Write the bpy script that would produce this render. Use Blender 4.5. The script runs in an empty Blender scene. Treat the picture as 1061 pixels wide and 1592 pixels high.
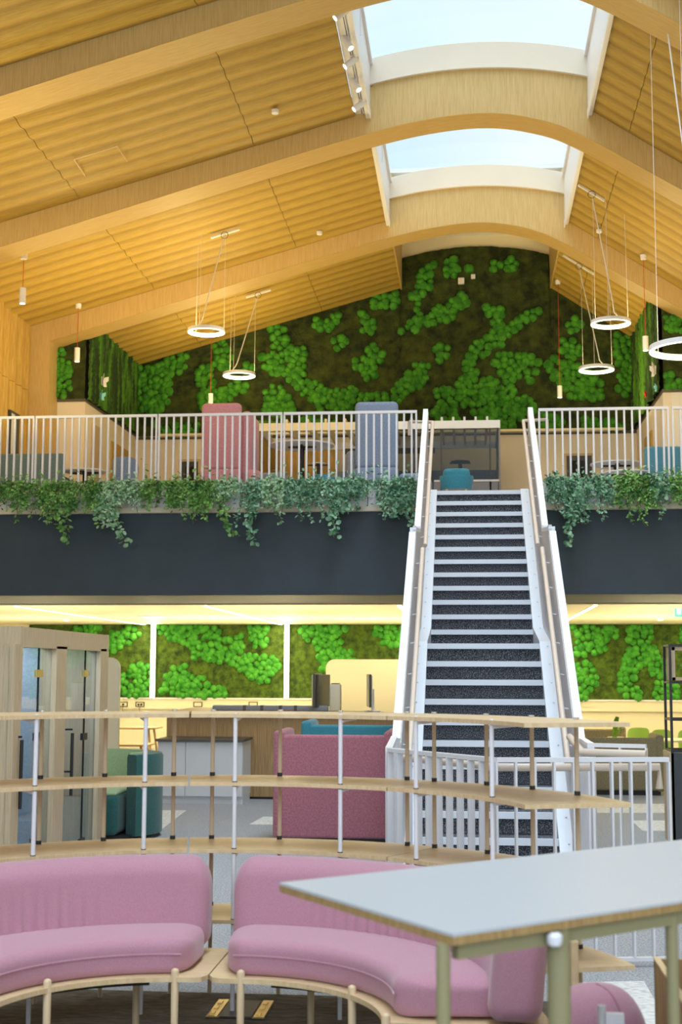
import bpy, bmesh, math, random
import numpy as np
from mathutils import Vector, Matrix
random.seed(7); rng = np.random.default_rng(5)
S = bpy.context.scene
COL = S.collection
PI = math.pi

# ------------------------------------------------------------------ camera
FPX, CX, CY = 2112.0, 530.5, 796.0
_pi, _ya, _ro = 0.1161, -0.0945, 0.0028
CF = np.array([math.sin(_ya)*math.cos(_pi), math.cos(_ya)*math.cos(_pi), math.sin(_pi)])
_R = np.array([math.cos(_ya), -math.sin(_ya), 0.0]); _U = np.cross(_R, CF)
CR = _R*math.cos(_ro) + _U*math.sin(_ro); CU = _U*math.cos(_ro) - _R*math.sin(_ro)
cam = bpy.data.objects.new('camera', bpy.data.cameras.new('camera')); COL.objects.link(cam)
cam.matrix_world = Matrix(((CR[0], CU[0], -CF[0], 0), (CR[1], CU[1], -CF[1], 0), (CR[2], CU[2], -CF[2], 0), (0, 0, 0, 1)))
cam.data.sensor_width = 36; cam.data.lens = FPX/1592*36
cam.data.clip_start = 0.05; cam.data.clip_end = 200
cam.data.dof.use_dof = True; cam.data.dof.focus_distance = 11.0; cam.data.dof.aperture_fstop = 4.2
S.camera = cam
def _ray(u, v): return CF + CR*(u-CX)/FPX + CU*(CY-v)/FPX
def at(u, v, y): d = _ray(u, v); return Vector(d*y/d[1])          # point of a sight line at depth y
def az(u, v, z): d = _ray(u, v); return Vector(d*z/d[2])          # ... at height z
def ax(u, v, x): d = _ray(u, v); return Vector(d*x/d[0])

# ------------------------------------------------------------------ world, exposure
S.view_settings.view_transform = 'Standard'; S.view_settings.look = 'None'
S.view_settings.gamma = 1; S.view_settings.use_curve_mapping = False
S.view_settings.exposure = 0.0
W = bpy.data.worlds.new('sky'); S.world = W; W.use_nodes = True
nt = W.node_tree; nt.nodes.clear()
_o = nt.nodes.new('ShaderNodeOutputWorld'); _b = nt.nodes.new('ShaderNodeBackground')
_n = nt.nodes.new('ShaderNodeTexNoise'); _tc = nt.nodes.new('ShaderNodeTexCoord'); _r = nt.nodes.new('ShaderNodeValToRGB')
_n.inputs['Scale'].default_value = 3.0; _n.inputs['Detail'].default_value = 2
_r.color_ramp.elements[0].position = .38; _r.color_ramp.elements[0].color = (.56, .83, 1, 1)
_r.color_ramp.elements[1].position = .6; _r.color_ramp.elements[1].color = (.88, .95, 1, 1)
nt.links.new(_tc.outputs['Generated'], _n.inputs['Vector']); nt.links.new(_n.outputs['Fac'], _r.inputs['Fac'])
nt.links.new(_r.outputs['Color'], _b.inputs['Color']); nt.links.new(_b.outputs[0], _o.inputs[0])
_b.inputs['Strength'].default_value = 1.15

WARM = (1.0, 0.77, 0.34); WARM2 = (1.0, 0.84, 0.47); COOL = (0.76, 0.88, 1.0)
def area(name, loc, rot, sx, sy, power, color, spread=None):
    l = bpy.data.lights.new(name, 'AREA'); l.shape = 'RECTANGLE'; l.size = sx; l.size_y = sy; l.energy = power; l.color = color
    if spread: l.spread = spread
    o = bpy.data.objects.new(name, l); COL.objects.link(o); o.location = loc; o.rotation_euler = rot; return o
# daylight through the glazed end of the hall behind the camera, and down through the skylights
area('window_daylight', (0, -4.6, 3.6), (math.radians(62), 0, 0), 13, 5.0, 620, COOL)
for _y, _p in ((2.4, 240), (7.8, 310), (12.5, 260)):
    area('skylight_daylight', (.18, _y, 9.25), (0, 0, 0), 2.9, 3.9, _p, COOL)

_s = bpy.data.lights.new('sky_sun', 'SUN'); _s.energy = 3.0; _s.angle = math.radians(70); _s.color = (.86, .93, 1.0)
_so = bpy.data.objects.new('sky_sun', _s); COL.objects.link(_so); _so.rotation_euler = (math.radians(14), math.radians(-6), 0)

# ------------------------------------------------------------------ materials
def mat(name, col, rough=.6, col2=None, nscale=(1, 1, 1), ns=5.0, lo=.35, hi=.65, detail=4, bump=0, bscale=60, bvec=None, metal=0, spec=.5,
        emit=None, estr=0, sheen=0, coord='pos'):
    m = bpy.data.materials.new(name); m.use_nodes = True; t = m.node_tree; b = t.nodes['Principled BSDF']
    b.inputs['Base Color'].default_value = (*col, 1); b.inputs['Roughness'].default_value = rough; b.inputs['Metallic'].default_value = metal
    b.inputs['Specular IOR Level'].default_value = spec
    if sheen: b.inputs['Sheen Weight'].default_value = sheen; b.inputs['Sheen Roughness'].default_value = .5
    if emit: b.inputs['Emission Color'].default_value = (*emit, 1); b.inputs['Emission Strength'].default_value = estr
    def vec(sc):
        if coord == 'pos': g = t.nodes.new('ShaderNodeNewGeometry').outputs['Position']
        else: g = t.nodes.new('ShaderNodeTexCoord').outputs['Object']
        mp = t.nodes.new('ShaderNodeMapping'); mp.inputs['Scale'].default_value = sc; t.links.new(g, mp.inputs[0]); return mp.outputs[0]
    if col2:
        n = t.nodes.new('ShaderNodeTexNoise'); n.inputs['Scale'].default_value = ns; n.inputs['Detail'].default_value = detail
        t.links.new(vec(nscale), n.inputs['Vector'])
        r = t.nodes.new('ShaderNodeValToRGB'); r.color_ramp.elements[0].position = lo; r.color_ramp.elements[1].position = hi
        r.color_ramp.elements[0].color = (*col, 1); r.color_ramp.elements[1].color = (*col2, 1)
        t.links.new(n.outputs['Fac'], r.inputs[0]); t.links.new(r.outputs[0], b.inputs['Base Color'])
    if bump:
        n = t.nodes.new('ShaderNodeTexNoise'); n.inputs['Scale'].default_value = bscale; n.inputs['Detail'].default_value = 3
        t.links.new(vec(bvec or (1, 1, 1)), n.inputs['Vector'])
        bb = t.nodes.new('ShaderNodeBump'); bb.inputs['Strength'].default_value = bump; bb.inputs['Distance'].default_value = .02
        t.links.new(n.outputs['Fac'], bb.inputs['Height']); t.links.new(bb.outputs[0], b.inputs['Normal'])
    return m
def glass(name, tint=(1, 1, 1), refl=.08):
    m = bpy.data.materials.new(name); m.use_nodes = True; t = m.node_tree; t.nodes.clear()
    o = t.nodes.new('ShaderNodeOutputMaterial'); tr = t.nodes.new('ShaderNodeBsdfTransparent'); g = t.nodes.new('ShaderNodeBsdfGlossy')
    g.inputs['Roughness'].default_value = .02; tr.inputs[0].default_value = (*tint, 1); mx = t.nodes.new('ShaderNodeMixShader')
    lw = t.nodes.new('ShaderNodeLayerWeight'); lw.inputs[0].default_value = .5; pw = t.nodes.new('ShaderNodeMath'); pw.operation = 'POWER'; pw.inputs[1].default_value = 5
    ma = t.nodes.new('ShaderNodeMath'); ma.operation = 'MULTIPLY_ADD'; ma.inputs[1].default_value = .55; ma.inputs[2].default_value = refl; ma.use_clamp = True
    t.links.new(lw.outputs['Facing'], pw.inputs[0]); t.links.new(pw.outputs[0], ma.inputs[0]); t.links.new(ma.outputs[0], mx.inputs[0])
    t.links.new(tr.outputs[0], mx.inputs[1]); t.links.new(g.outputs[0], mx.inputs[2]); t.links.new(mx.outputs[0], o.inputs[0]); return m
M = {}
M['beam_face'] = mat('oak_veneer_face', (.53, .35, .12), .5, (.62, .44, .18), (30, 30, 1.2), 3, bump=.05, bscale=40)
M['beam_soffit'] = mat('oak_veneer_soffit', (.52, .34, .11), .5, (.60, .41, .15), (1.5, 25, 1.5), 3, bump=.05)
M['panel'] = mat('oak_acoustic_panel', (.42, .27, .048), .55, (.53, .355, .080), (1.5, 22, 1.5), 3, bump=.04)
def shade_banded(y0, per):
    # scallop shading put into the oak colour: dark at each groove, pale between
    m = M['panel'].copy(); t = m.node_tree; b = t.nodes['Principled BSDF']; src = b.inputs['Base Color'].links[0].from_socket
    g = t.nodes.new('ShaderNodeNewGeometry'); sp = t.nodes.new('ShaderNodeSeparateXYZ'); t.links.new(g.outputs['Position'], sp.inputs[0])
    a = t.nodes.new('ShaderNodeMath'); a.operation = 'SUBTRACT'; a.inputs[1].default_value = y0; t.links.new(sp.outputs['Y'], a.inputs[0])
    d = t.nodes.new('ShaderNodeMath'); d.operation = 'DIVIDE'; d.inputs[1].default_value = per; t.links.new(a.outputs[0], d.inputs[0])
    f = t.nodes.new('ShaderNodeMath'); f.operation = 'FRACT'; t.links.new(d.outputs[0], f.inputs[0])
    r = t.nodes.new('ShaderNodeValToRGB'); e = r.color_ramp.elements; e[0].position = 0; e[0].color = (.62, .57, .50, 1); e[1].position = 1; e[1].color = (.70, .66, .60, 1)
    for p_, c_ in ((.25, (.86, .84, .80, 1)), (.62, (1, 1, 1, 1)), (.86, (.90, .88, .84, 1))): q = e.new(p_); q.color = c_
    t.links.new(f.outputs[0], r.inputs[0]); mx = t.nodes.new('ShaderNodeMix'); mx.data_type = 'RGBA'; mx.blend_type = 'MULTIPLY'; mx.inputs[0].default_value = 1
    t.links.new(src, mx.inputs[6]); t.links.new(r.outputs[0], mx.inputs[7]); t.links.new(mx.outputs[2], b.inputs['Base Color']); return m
M['panel_wall'] = mat('oak_wall_panel', (.42, .25, .05), .6, (.57, .37, .10), (14, 14, 1.2), 3, bump=.05)
M['counter_wood'] = mat('walnut_slat', (.33, .19, .07), .5, (.50, .32, .14), (45, 45, 1), 3, .4, .6)
M['booth_wood'] = mat('pale_oak', (.50, .38, .24), .5, (.60, .47, .31), (30, 30, 1.5), 3)
M['shelf_wood'] = mat('shelf_oak', (.66, .47, .26), .38, (.76, .58, .36), (3, 30, 3), 4, bump=.03)
M['leg_wood'] = mat('leg_beech', (.68, .50, .30), .45, (.76, .58, .38), (40, 40, 2), 3)
M['tan'] = mat('tan_tube', (.62, .48, .33), .4)
M['olive_tube'] = mat('olive_tube', (.28, .25, .13), .5)
M['white'] = mat('white_paint', (.80, .80, .82), .4)
M['white_metal'] = mat('white_powder_coat', (.78, .78, .84), .35)
M['lilac'] = mat('stair_panel_paint', (.62, .60, .62), .45)
M['beige_rail'] = mat('beech_handrail', (.72, .60, .50), .4)
M['cream'] = mat('cream_plaster', (.78, .70, .58), .8, (.80, .72, .60), ns=2)
M['white_wall'] = mat('white_plaster', (.80, .78, .74), .8)
M['cream_board'] = mat('cream_board', (.80, .72, .52), .6)
M['slate'] = mat('slate_paint', (.030, .050, .070), .55, (.036, .058, .080), ns=3)
M['slate_dark'] = mat('slate_soffit', (.022, .032, .040), .6)
M['black'] = mat('black_metal', (.012, .012, .014), .4)
M['charcoal'] = mat('charcoal_panel', (.05, .055, .065), .5)
M['carpet'] = mat('grey_carpet', (.25, .26, .28), .95, (.50, .52, .55), ns=90, lo=.38, hi=.62, detail=5, bump=.3, bscale=200)
M['carpet_pale'] = mat('pale_carpet_tile', (.45, .46, .46), .95, (.78, .78, .76), (1, 2.5, 1), 25, .3, .55, 5)
M['rug'] = mat('brown_carpet', (.055, .045, .03), .95, (.15, .12, .085), (1, 6, 1), 14, .35, .65, 6, bump=.3, bscale=150)
M['riser'] = mat('stair_carpet', (.038, .042, .054), .95, (.34, .35, .40), ns=110, lo=.48, hi=.70, detail=3)
M['nosing'] = mat('white_nosing', (.84, .89, .97), .4)
M['pink'] = mat('pink_wool', (.43, .20, .265), .95, (.51, .265, .345), ns=320, lo=.35, hi=.65, bump=.08, bscale=500, sheen=.3)
M['pink_dark'] = mat('rose_felt', (.36, .12, .16), .9, (.48, .18, .23), ns=60, lo=.35, hi=.65, bump=.1, bscale=200, sheen=.2)
M['pink_up'] = mat('salmon_felt', (.62, .26, .30), .9, (.70, .32, .36), ns=40, bump=.1, sheen=.2)
M['bluegrey'] = mat('blue_grey_felt', (.20, .27, .42), .9, (.28, .36, .52), ns=60, lo=.35, hi=.65, sheen=.2)
M['grey_felt'] = mat('grey_felt', (.22, .23, .26), .9, (.30, .31, .34), ns=60, sheen=.2)
M['booth_felt'] = mat('booth_felt', (.30, .35, .42), .9, (.38, .43, .50), ns=60)
M['teal'] = mat('teal_fabric', (.03, .22, .30), .85, (.05, .28, .36), ns=80, sheen=.2)
M['teal_grey'] = mat('teal_grey_fabric', (.15, .23, .23), .9, (.19, .27, .27), ns=50, sheen=.2)
M['teal_bench'] = mat('petrol_fabric', (.08, .26, .35), .9, (.10, .30, .40), ns=50)
M['green_dark'] = mat('bottle_green_fabric', (.012, .085, .080), .9, (.02, .12, .11), ns=80, sheen=.2)
M['green_light'] = mat('sage_fabric', (.30, .44, .24), .9, (.36, .50, .30), ns=80, sheen=.2)
M['olive_fab'] = mat('olive_fabric', (.20, .17, .10), .9, (.34, .29, .17), ns=80, lo=.35, hi=.65)
M['lime_fab'] = mat('lime_fabric', (.22, .36, .06), .9)
M['ply_edge'] = mat('ply_edge', (.30, .18, .06), .5, (.42, .27, .11), (3, 30, 3), 5)
M['grey_top'] = mat('pale_grey_laminate', (.47, .50, .55), .4)
M['cab_white'] = mat('cabinet_white', (.70, .72, .76), .45)
M['cab_top'] = mat('cabinet_top', (.10, .085, .065), .5)
M['brass'] = mat('brass', (.65, .47, .18), .3, metal=.9)
M['chrome'] = mat('chrome', (.6, .6, .6), .25, metal=.9)
M['red'] = mat('red_cable', (.55, .03, .02), .5)
M['cable'] = mat('clear_cable', (.75, .73, .70), .4)
M['lamp'] = mat('lamp_glow', (1, 1, 1), .5, emit=(1, .93, .80), estr=4.5)
M['strip'] = mat('strip_glow', (1, 1, 1), .5, emit=(1, .92, .68), estr=14)
M['spotlens'] = mat('spot_lens', (1, 1, 1), .5, emit=(1, .90, .72), estr=5)
M['exit'] = mat('exit_green', (.1, .6, .4), .5, emit=(.15, .85, .55), estr=.9)
M['exit_white'] = mat('exit_pictogram', (1, 1, 1), .5, emit=(.85, 1, .95), estr=1.1)
M['cyan'] = mat('cyan_paper', (.25, .75, .85), .5)
M['redb'] = mat('red_paper', (.75, .02, .01), .4)
M['glass'] = glass('clear_glass', (.97, .99, 1), .0)
M['glass_grey'] = glass('smoked_glass', (.62, .66, .70), .05)
M['glass_booth'] = glass('booth_glass', (.80, .86, .90), .04)
M['moss_flat'] = mat('flat_moss', (.009, .018, .003), .95, (.055, .075, .008), ns=5, lo=.34, hi=.72, detail=9, bump=1.0, bscale=26)
M['moss_flat_low'] = mat('flat_moss_bright', (.016, .042, .004), .95, (.10, .17, .012), ns=9, lo=.30, hi=.72, detail=9, bump=1.0, bscale=26)
M['moss_ball'] = mat('ball_moss', (.022, .15, .008), .95, (.075, .32, .02), ns=7, lo=.35, hi=.65, detail=6, bump=.5, bscale=60)
M['moss_ball_low'] = mat('ball_moss_bright', (.025, .21, .014), .95, (.09, .40, .035), ns=7, lo=.35, hi=.65, detail=6, bump=.5, bscale=60)
M['moss_lime'] = mat('lime_moss', (.12, .30, .02), .95, (.22, .42, .04), ns=9, bump=.8, bscale=60)
M['moss_side'] = mat('hanging_moss', (.012, .035, .004), .95, (.07, .22, .015), (3.2, 3.2, .45), 2.0, .42, .62, 8, bump=1.0, bscale=24)
M['leaf'] = mat('leaf_green', (.03, .16, .03), .5, (.30, .58, .16), ns=7, lo=.3, hi=.7)
M['leaf_pale'] = mat('leaf_pale', (.16, .38, .18), .5, (.52, .74, .52), ns=9, lo=.3, hi=.7)
M['leaf_blue'] = mat('leaf_blue', (.04, .20, .10), .5, (.40, .68, .48), ns=9, lo=.3, hi=.7)
M['stem'] = mat('stem', (.10, .08, .03), .8)

# ------------------------------------------------------------------ mesh builder
WM = {}
class MB:
    def __init__(s): s.v = []; s.f = []
    def add(s, vs, fs):
        n = len(s.v); s.v += [tuple(v) for v in vs]; s.f += [tuple(i+n for i in f) for f in fs]; return s
    def box(s, x0, x1, y0, y1, z0, z1, mx=None):
        vs = [Vector((x, y, z)) for z in (z0, z1) for y in (y0, y1) for x in (x0, x1)]
        if mx is not None: vs = [mx @ v for v in vs]
        return s.add(vs, [(0, 2, 3, 1), (4, 5, 7, 6), (0, 1, 5, 4), (2, 6, 7, 3), (0, 4, 6, 2), (1, 3, 7, 5)])
    def rbox(s, x0, x1, y0, y1, z0, z1, r=.02, seg=3, mx=None):
        bm = bmesh.new(); bmesh.ops.create_cube(bm, size=1)
        for v in bm.verts: v.co = Vector(((x0+x1)/2+v.co.x*(x1-x0), (y0+y1)/2+v.co.y*(y1-y0), (z0+z1)/2+v.co.z*(z1-z0)))
        bmesh.ops.bevel(bm, geom=list(bm.edges), offset=min(r, .49*min(x1-x0, y1-y0, z1-z0)), segments=seg, profile=.5, affect='EDGES')
        bm.verts.index_update(); vs = [(mx @ v.co) if mx is not None else v.co.copy() for v in bm.verts]
        s.add(vs, [[v.index for v in f.verts] for f in bm.faces]); bm.free(); return s
    def beam(s, p0, p1, w, h, up=(0, 0, 1)):
        p0 = Vector(p0); p1 = Vector(p1); d = (p1-p0); L = d.length; d = d/L; up = Vector(up)
        a = d.cross(up)
        if a.length < 1e-4: a = d.cross(Vector((1, 0, 0)))
        a.normalize(); b = a.cross(d)
        vs = [p + a*i*w/2 + b*j*h/2 for p in (p0, p1) for i, j in ((-1, -1), (1, -1), (1, 1), (-1, 1))]
        return s.add(vs, [(0, 1, 2, 3), (7, 6, 5, 4), (0, 4, 5, 1), (1, 5, 6, 2), (2, 6, 7, 3), (3, 7, 4, 0)])
    def tube(s, pts, r, n=8, closed=False, caps=True, radii=None):
        pts = [Vector(p) for p in pts]; k = len(pts); a0 = None; rings = []
        for i, p in enumerate(pts):
            if closed: d = (pts[(i+1) % k]-pts[i-1])
            else: d = (pts[min(i+1, k-1)]-pts[max(i-1, 0)])
            d.normalize()
            a = d.cross(Vector((0, 0, 1))) if a0 is None else (a0 - d*a0.dot(d))
            if a.length < 1e-4: a = d.cross(Vector((1, 0, 0)))
            a.normalize(); a0 = a; b = d.cross(a); rr = radii[i] if radii else r
            rings.append([p + a*math.cos(t)*rr + b*math.sin(t)*rr for t in [2*PI*j/n for j in range(n)]])
        vs = [v for q in rings for v in q]; fs = []
        for i in range(k if closed else k-1):
            for j in range(n):
                a = i*n+j; b = i*n+(j+1) % n; c = ((i+1) % k)*n+(j+1) % n; d = ((i+1) % k)*n+j; fs.append((a, b, c, d))
        if caps and not closed: fs += [tuple(range(n))[::-1], tuple((k-1)*n+j for j in range(n))]
        return s.add(vs, fs)
    def lathe(s, prof, n=24, c=(0, 0, 0), mx=None):
        vs = []; fs = []
        for r, z in prof:
            for j in range(n):
                t = 2*PI*j/n; v = Vector((c[0]+r*math.cos(t), c[1]+r*math.sin(t), c[2]+z)); vs.append(mx @ v if mx is not None else v)
        for i in range(len(prof)-1):
            for j in range(n): fs.append((i*n+j, i*n+(j+1) % n, (i+1)*n+(j+1) % n, (i+1)*n+j))
        fs.append(tuple(range(n))[::-1]); fs.append(tuple((len(prof)-1)*n+j for j in range(n)))
        return s.add(vs, fs)
    def prism(s, poly, z0, z1):                       # poly in XY, extruded in Z
        n = len(poly); vs = [(x, y, z0) for x, y in poly]+[(x, y, z1) for x, y in poly]
        return s.add(vs, [tuple(range(n))[::-1], tuple(range(n, 2*n))]+[(i, (i+1) % n, n+(i+1) % n, n+i) for i in range(n)])
    def prism_y(s, poly, y0, y1):                     # poly in XZ, extruded in Y
        n = len(poly); vs = [(x, y0, z) for x, z in poly]+[(x, y1, z) for x, z in poly]
        return s.add(vs, [tuple(range(n)), tuple(range(n, 2*n))[::-1]]+[((i+1) % n, i, n+i, n+(i+1) % n) for i in range(n)])
    def prism_x(s, poly, x0, x1):
        n = len(poly); vs = [(x0, y, z) for y, z in poly]+[(x1, y, z) for y, z in poly]
        return s.add(vs, [tuple(range(n))[::-1], tuple(range(n, 2*n))]+[(i, (i+1) % n, n+(i+1) % n, n+i) for i in range(n)])
    def band_y(s, top, bot, y0, y1):                  # strip between two XZ polylines with equal counts, as a solid of quads
        n = len(top); vs = []
        for y in (y0, y1):
            vs += [(x, y, z) for x, z in top]; vs += [(x, y, z) for x, z in bot]
        fs = []
        for i in range(n-1):
            fs += [(i, i+1, n+i+1, n+i), (2*n+i+1, 2*n+i, 3*n+i, 3*n+i+1), (i+1, i, 2*n+i, 2*n+i+1), (n+i, n+i+1, 3*n+i+1, 3*n+i)]
        fs += [(0, n, 3*n, 2*n), (n-1, 3*n-1, 4*n-1, 2*n-1)]
        return s.add(vs, fs)
    def build(s, name, m, parent=None, world=False, smooth=None, kind=None):
        me = bpy.data.meshes.new(name); vs = s.v
        if world and parent is not None and parent.name in WM:
            inv = WM[parent.name].inverted(); vs = [tuple(inv @ Vector(v)) for v in vs]
        me.from_pydata(vs, [], s.f); me.update()
        bm = bmesh.new(); bm.from_mesh(me); bmesh.ops.recalc_face_normals(bm, faces=bm.faces); bm.to_mesh(me); bm.free()
        me.materials.append(M[m] if isinstance(m, str) else m)
        if smooth:
            me.shade_smooth(); me.set_sharp_from_angle(angle=math.radians(smooth))
        o = bpy.data.objects.new(name, me); COL.objects.link(o)
        if parent is not None: o.parent = parent; WM[o.name] = WM.get(parent.name, Matrix())
        else: WM[o.name] = Matrix()
        if kind: o['kind'] = kind
        return o
def thing(name, label, cat, loc=(0, 0, 0), rz=0, group=None):
    o = bpy.data.objects.new(name, None); COL.objects.link(o); o.empty_display_size = .1
    o.location = loc; o.rotation_euler = (0, 0, rz); o['label'] = label; o['category'] = cat
    if group: o['group'] = group
    WM[o.name] = Matrix.Translation(Vector(loc)) @ Matrix.Rotation(rz, 4, 'Z'); return o
def tag(o, label, cat, group=None, kind=None):
    o['label'] = label; o['category'] = cat
    if group: o['group'] = group
    if kind: o['kind'] = kind
    return o
def recentre(o):                                       # put a one-mesh thing's origin at its base
    me = o.data; c = [min(v.co[i] for v in me.vertices) for i in range(3)]; d = [max(v.co[i] for v in me.vertices) for i in range(3)]
    p = Vector(((c[0]+d[0])/2, (c[1]+d[1])/2, c[2])); me.transform(Matrix.Translation(-p)); o.location = p; WM[o.name] = Matrix.Translation(p); return o
def dup(root, loc, rz=None, label=None, group=None):
    r = root.copy(); COL.objects.link(r); r.location = loc
    if rz is not None: r.rotation_euler = (0, 0, rz)
    if label: r['label'] = label
    if group: r['group'] = group
    for ch in list(root.children):
        c = ch.copy(); COL.objects.link(c); c.parent = r
        for g in list(ch.children):
            d = g.copy(); COL.objects.link(d); d.parent = c
    return r
def inst(src, parent, loc=(0, 0, 0), rz=0):
    o = bpy.data.objects.new(src.name.split('.')[0], src.data); COL.objects.link(o); o.parent = parent; o.location = loc; o.rotation_euler = (0, 0, rz)
    WM[o.name] = WM.get(parent.name, Matrix()) @ Matrix.Translation(Vector(loc)) @ Matrix.Rotation(rz, 4, 'Z'); return o

# ================================================================== setting
ZF = -1.61          # ground floor
ZU = 2.30           # upper floor
YE = 17.35          # balcony edge
YB = 28.0           # back wall
XL, XR = -7.94, 6.6
B = [(4.8+.3, 5.65), (9.9, 10.45), (14.6, 15.15), (18.8, 19.35), (23.6, 24.15)]
XS0, XS1, XSC = -1.375, 1.735, .18                     # skylight sides
lowpts = [(-7.58, 5.94), (-6, 6.397), (-4.4, 6.86), (-2.86, 7.305), (-1.7, 7.625), (-1.0, 7.80), (-.4, 7.905), (.18, 7.95), (.7, 7.905), (1.25, 7.76),
          (1.65, 7.565), (2.06, 7.32), (2.7, 6.92), (3.74, 6.27), (5.0, 5.48), (6.6, 4.48)]
def smoothpoly(pts, sub=4):
    out = []; n = len(pts)
    for i in range(n-1):
        p0 = pts[max(i-1, 0)]; p1 = pts[i]; p2 = pts[i+1]; p3 = pts[min(i+2, n-1)]
        for k in range(sub):
            t = k/sub
            out.append(tuple(.5*((2*p1[j])+(-p0[j]+p2[j])*t+(2*p0[j]-5*p1[j]+4*p2[j]-p3[j])*t*t+(-p0[j]+3*p1[j]-3*p2[j]+p3[j])*t**3) for j in (0, 1)))
    out.append(pts[-1]); return out
LOW = smoothpoly(lowpts)
def panel_z(x): return 7.97+.275*(x-XS0) if x < XSC else 7.90-.665*(x-XS1)

# floors
f = MB(); f.box(-10.6, XR, -5, YB, ZF-.2, ZF); o = f.build('floor', 'carpet'); o['kind'] = 'structure'
rug = MB(); rug.box(-4.5, .42, 2.0, 6.95, ZF, ZF+.004); o = rug.build('brown_carpet_area', 'rug', bpy.data.objects['floor'])
def patch(pts):
    m = MB(); q = [az(u, v, ZF) for u, v in pts]; m.prism([(p.x, p.y) for p in q], ZF, ZF+.003); return m.build('pale_carpet_tile', 'carpet_pale', bpy.data.objects['floor'])
patch([(225, 1310), (290, 1260), (236, 1260), (200, 1290)])
patch([(388, 1282), (409, 1270), (470, 1270), (460, 1282)])
patch([(880, 1250), (1060, 1250), (1060, 1264), (900, 1264)])
patch([(893, 1528), (1002, 1526), (1055, 1620), (893, 1625)])
patch([(982, 1276), (1040, 1276), (1050, 1292), (1000, 1292)])
f = MB(); f.box(XL, XR, YE+.065, YB, 2.05, ZU); o = f.build('floor_upper', 'carpet'); o['kind'] = 'structure'
# lower ceiling
f = MB(); f.box(-10.6, XR, 19.6, YB, .945, 1.05); o = f.build('ceiling_lower', 'cream_board'); o['kind'] = 'structure'
f = MB(); f.box(-10.6, XR, YE+.05, 19.6, .965, 1.05); o = f.build('trim_soffit', 'slate_dark'); o['kind'] = 'structure'
f = MB(); f.box(-10.6, XR, YE+.02, YE+.12, .965, 2.05); o = f.build('wall_fascia', 'slate'); o['kind'] = 'structure'
f = MB(); f.box(XL, -.62, YE-.06, YE+.04, 2.035, 2.10); f.box(.92, XR, YE-.06, YE+.04, 2.035, 2.10); o = f.build('trim_1', 'cream'); o['kind'] = 'structure'
_f2 = o
x = XL
while x < XR:
    x1 = min(x+1.66, XR)
    for a, b in ((x, min(x1, -.62)), (max(x, .92), x1)):
        if b-a > .1:
            g = MB(); g.box(a+.01, b-.01, YE-.02, YE+.015, 2.10, 2.40); g.build('edge_panel', 'white', _f2)
    x = x1
# walls
def wall(name, m, x0, x1, y0, y1, z0, z1):
    f = MB(); f.box(x0, x1, y0, y1, z0, z1); o = f.build(name, m); o['kind'] = 'structure'; return o
wall('wall_back_lower', 'cream_board', -10.6, XR, YB, YB+.2, ZF, 1.0)
wall('wall_left_lower', 'cream_board', -10.7, -10.6, YE, YB+.2, ZF, 1.0)
wall('wall_right_lower', 'cream_board', XR, XR+.15, -5, YB+.2, ZF, 1.05)
wall('wall_left_hall', 'white_wall', XL-.15, XL, -5, YE+.02, ZF, 6.64)
wall('wall_right_upper', 'white_wall', XR, XR+.15, -5, YB+.2, 1.05, 5.2)
wall('wall_back_upper', 'cream', -7.2, 3.6, YB, YB+.2, ZU, 4.86)
ZW = 4.92
wl = wall('wall_left_room', 'cream', -7.2, -7.05, 24.15, YB, ZU, ZW)
wcl = wall('wall_left_cross', 'cream', XL, -7.2, 24.15, 24.3, ZU, ZW)
wr = wall('wall_right_room', 'cream', 3.45, 3.6, 24.15, YB, ZU, ZW)
wcr = wall('wall_right_cross', 'white_wall', 3.6, XR, 24.15, 24.3, ZU, ZW)
f = MB(); f.box(-7.2, 3.6, YB-.0, YB+.2, 4.86, 4.92); f.box(-7.22, -7.03, 24.1, YB, ZW, ZW+.05); f.box(XL, -7.2, 24.12, 24.3, ZW, ZW+.05)
f.box(3.43, 3.62, 24.1, YB, ZW, ZW+.05); f.box(3.6, XR, 24.12, 24.3, ZW, ZW+.05); o = f.build('trim_2', 'cab_top'); o['kind'] = 'structure'
# cream vault over the moss on the back wall
arcb = [(XSC-1.9+3.8*i/20, 8.86-.30*((i-10)/10*1.9/1.55)**2*.6) for i in range(21)]
f = MB(); f.band_y([(x, 9.15) for x, z in arcb], arcb, YB-.02, YB+.25); o = f.build('wall_back_vault', 'cream_board'); o['kind'] = 'structure'
f = MB(); f.box(-8, 6.7, YB+.1, YB+.3, 4.9, 9.15); o = f.build('wall_back_gable', 'cream'); o['kind'] = 'structure'
f = MB(); f.box(XL-.1, -7.2, 24.2, 24.4, ZW, 7); f.box(3.6, XR, 24.2, 24.4, ZW, 7.3); f.box(-7.3, -7.1, 24.2, YB, ZW, 7); f.box(3.5, 3.7, 24.2, YB, ZW, 7.3); o = f.build('wall_upper_side', 'cab_top'); o['kind'] = 'structure'
# glazed end wall behind the camera
we = MB(); we.box(XL-.15, XR+.15, -5.2, -5, ZF, -.3); we.box(XL-.15, XR+.15, -5.2, -5, 6.0, 9.6)
for x in (XL, -4.3, -.6, 3.0, XR): we.box(x-.15, x+.15, -5.2, -5, -.3, 6.0)
o = we.build('wall_front', 'white_wall'); o['kind'] = 'structure'

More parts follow.
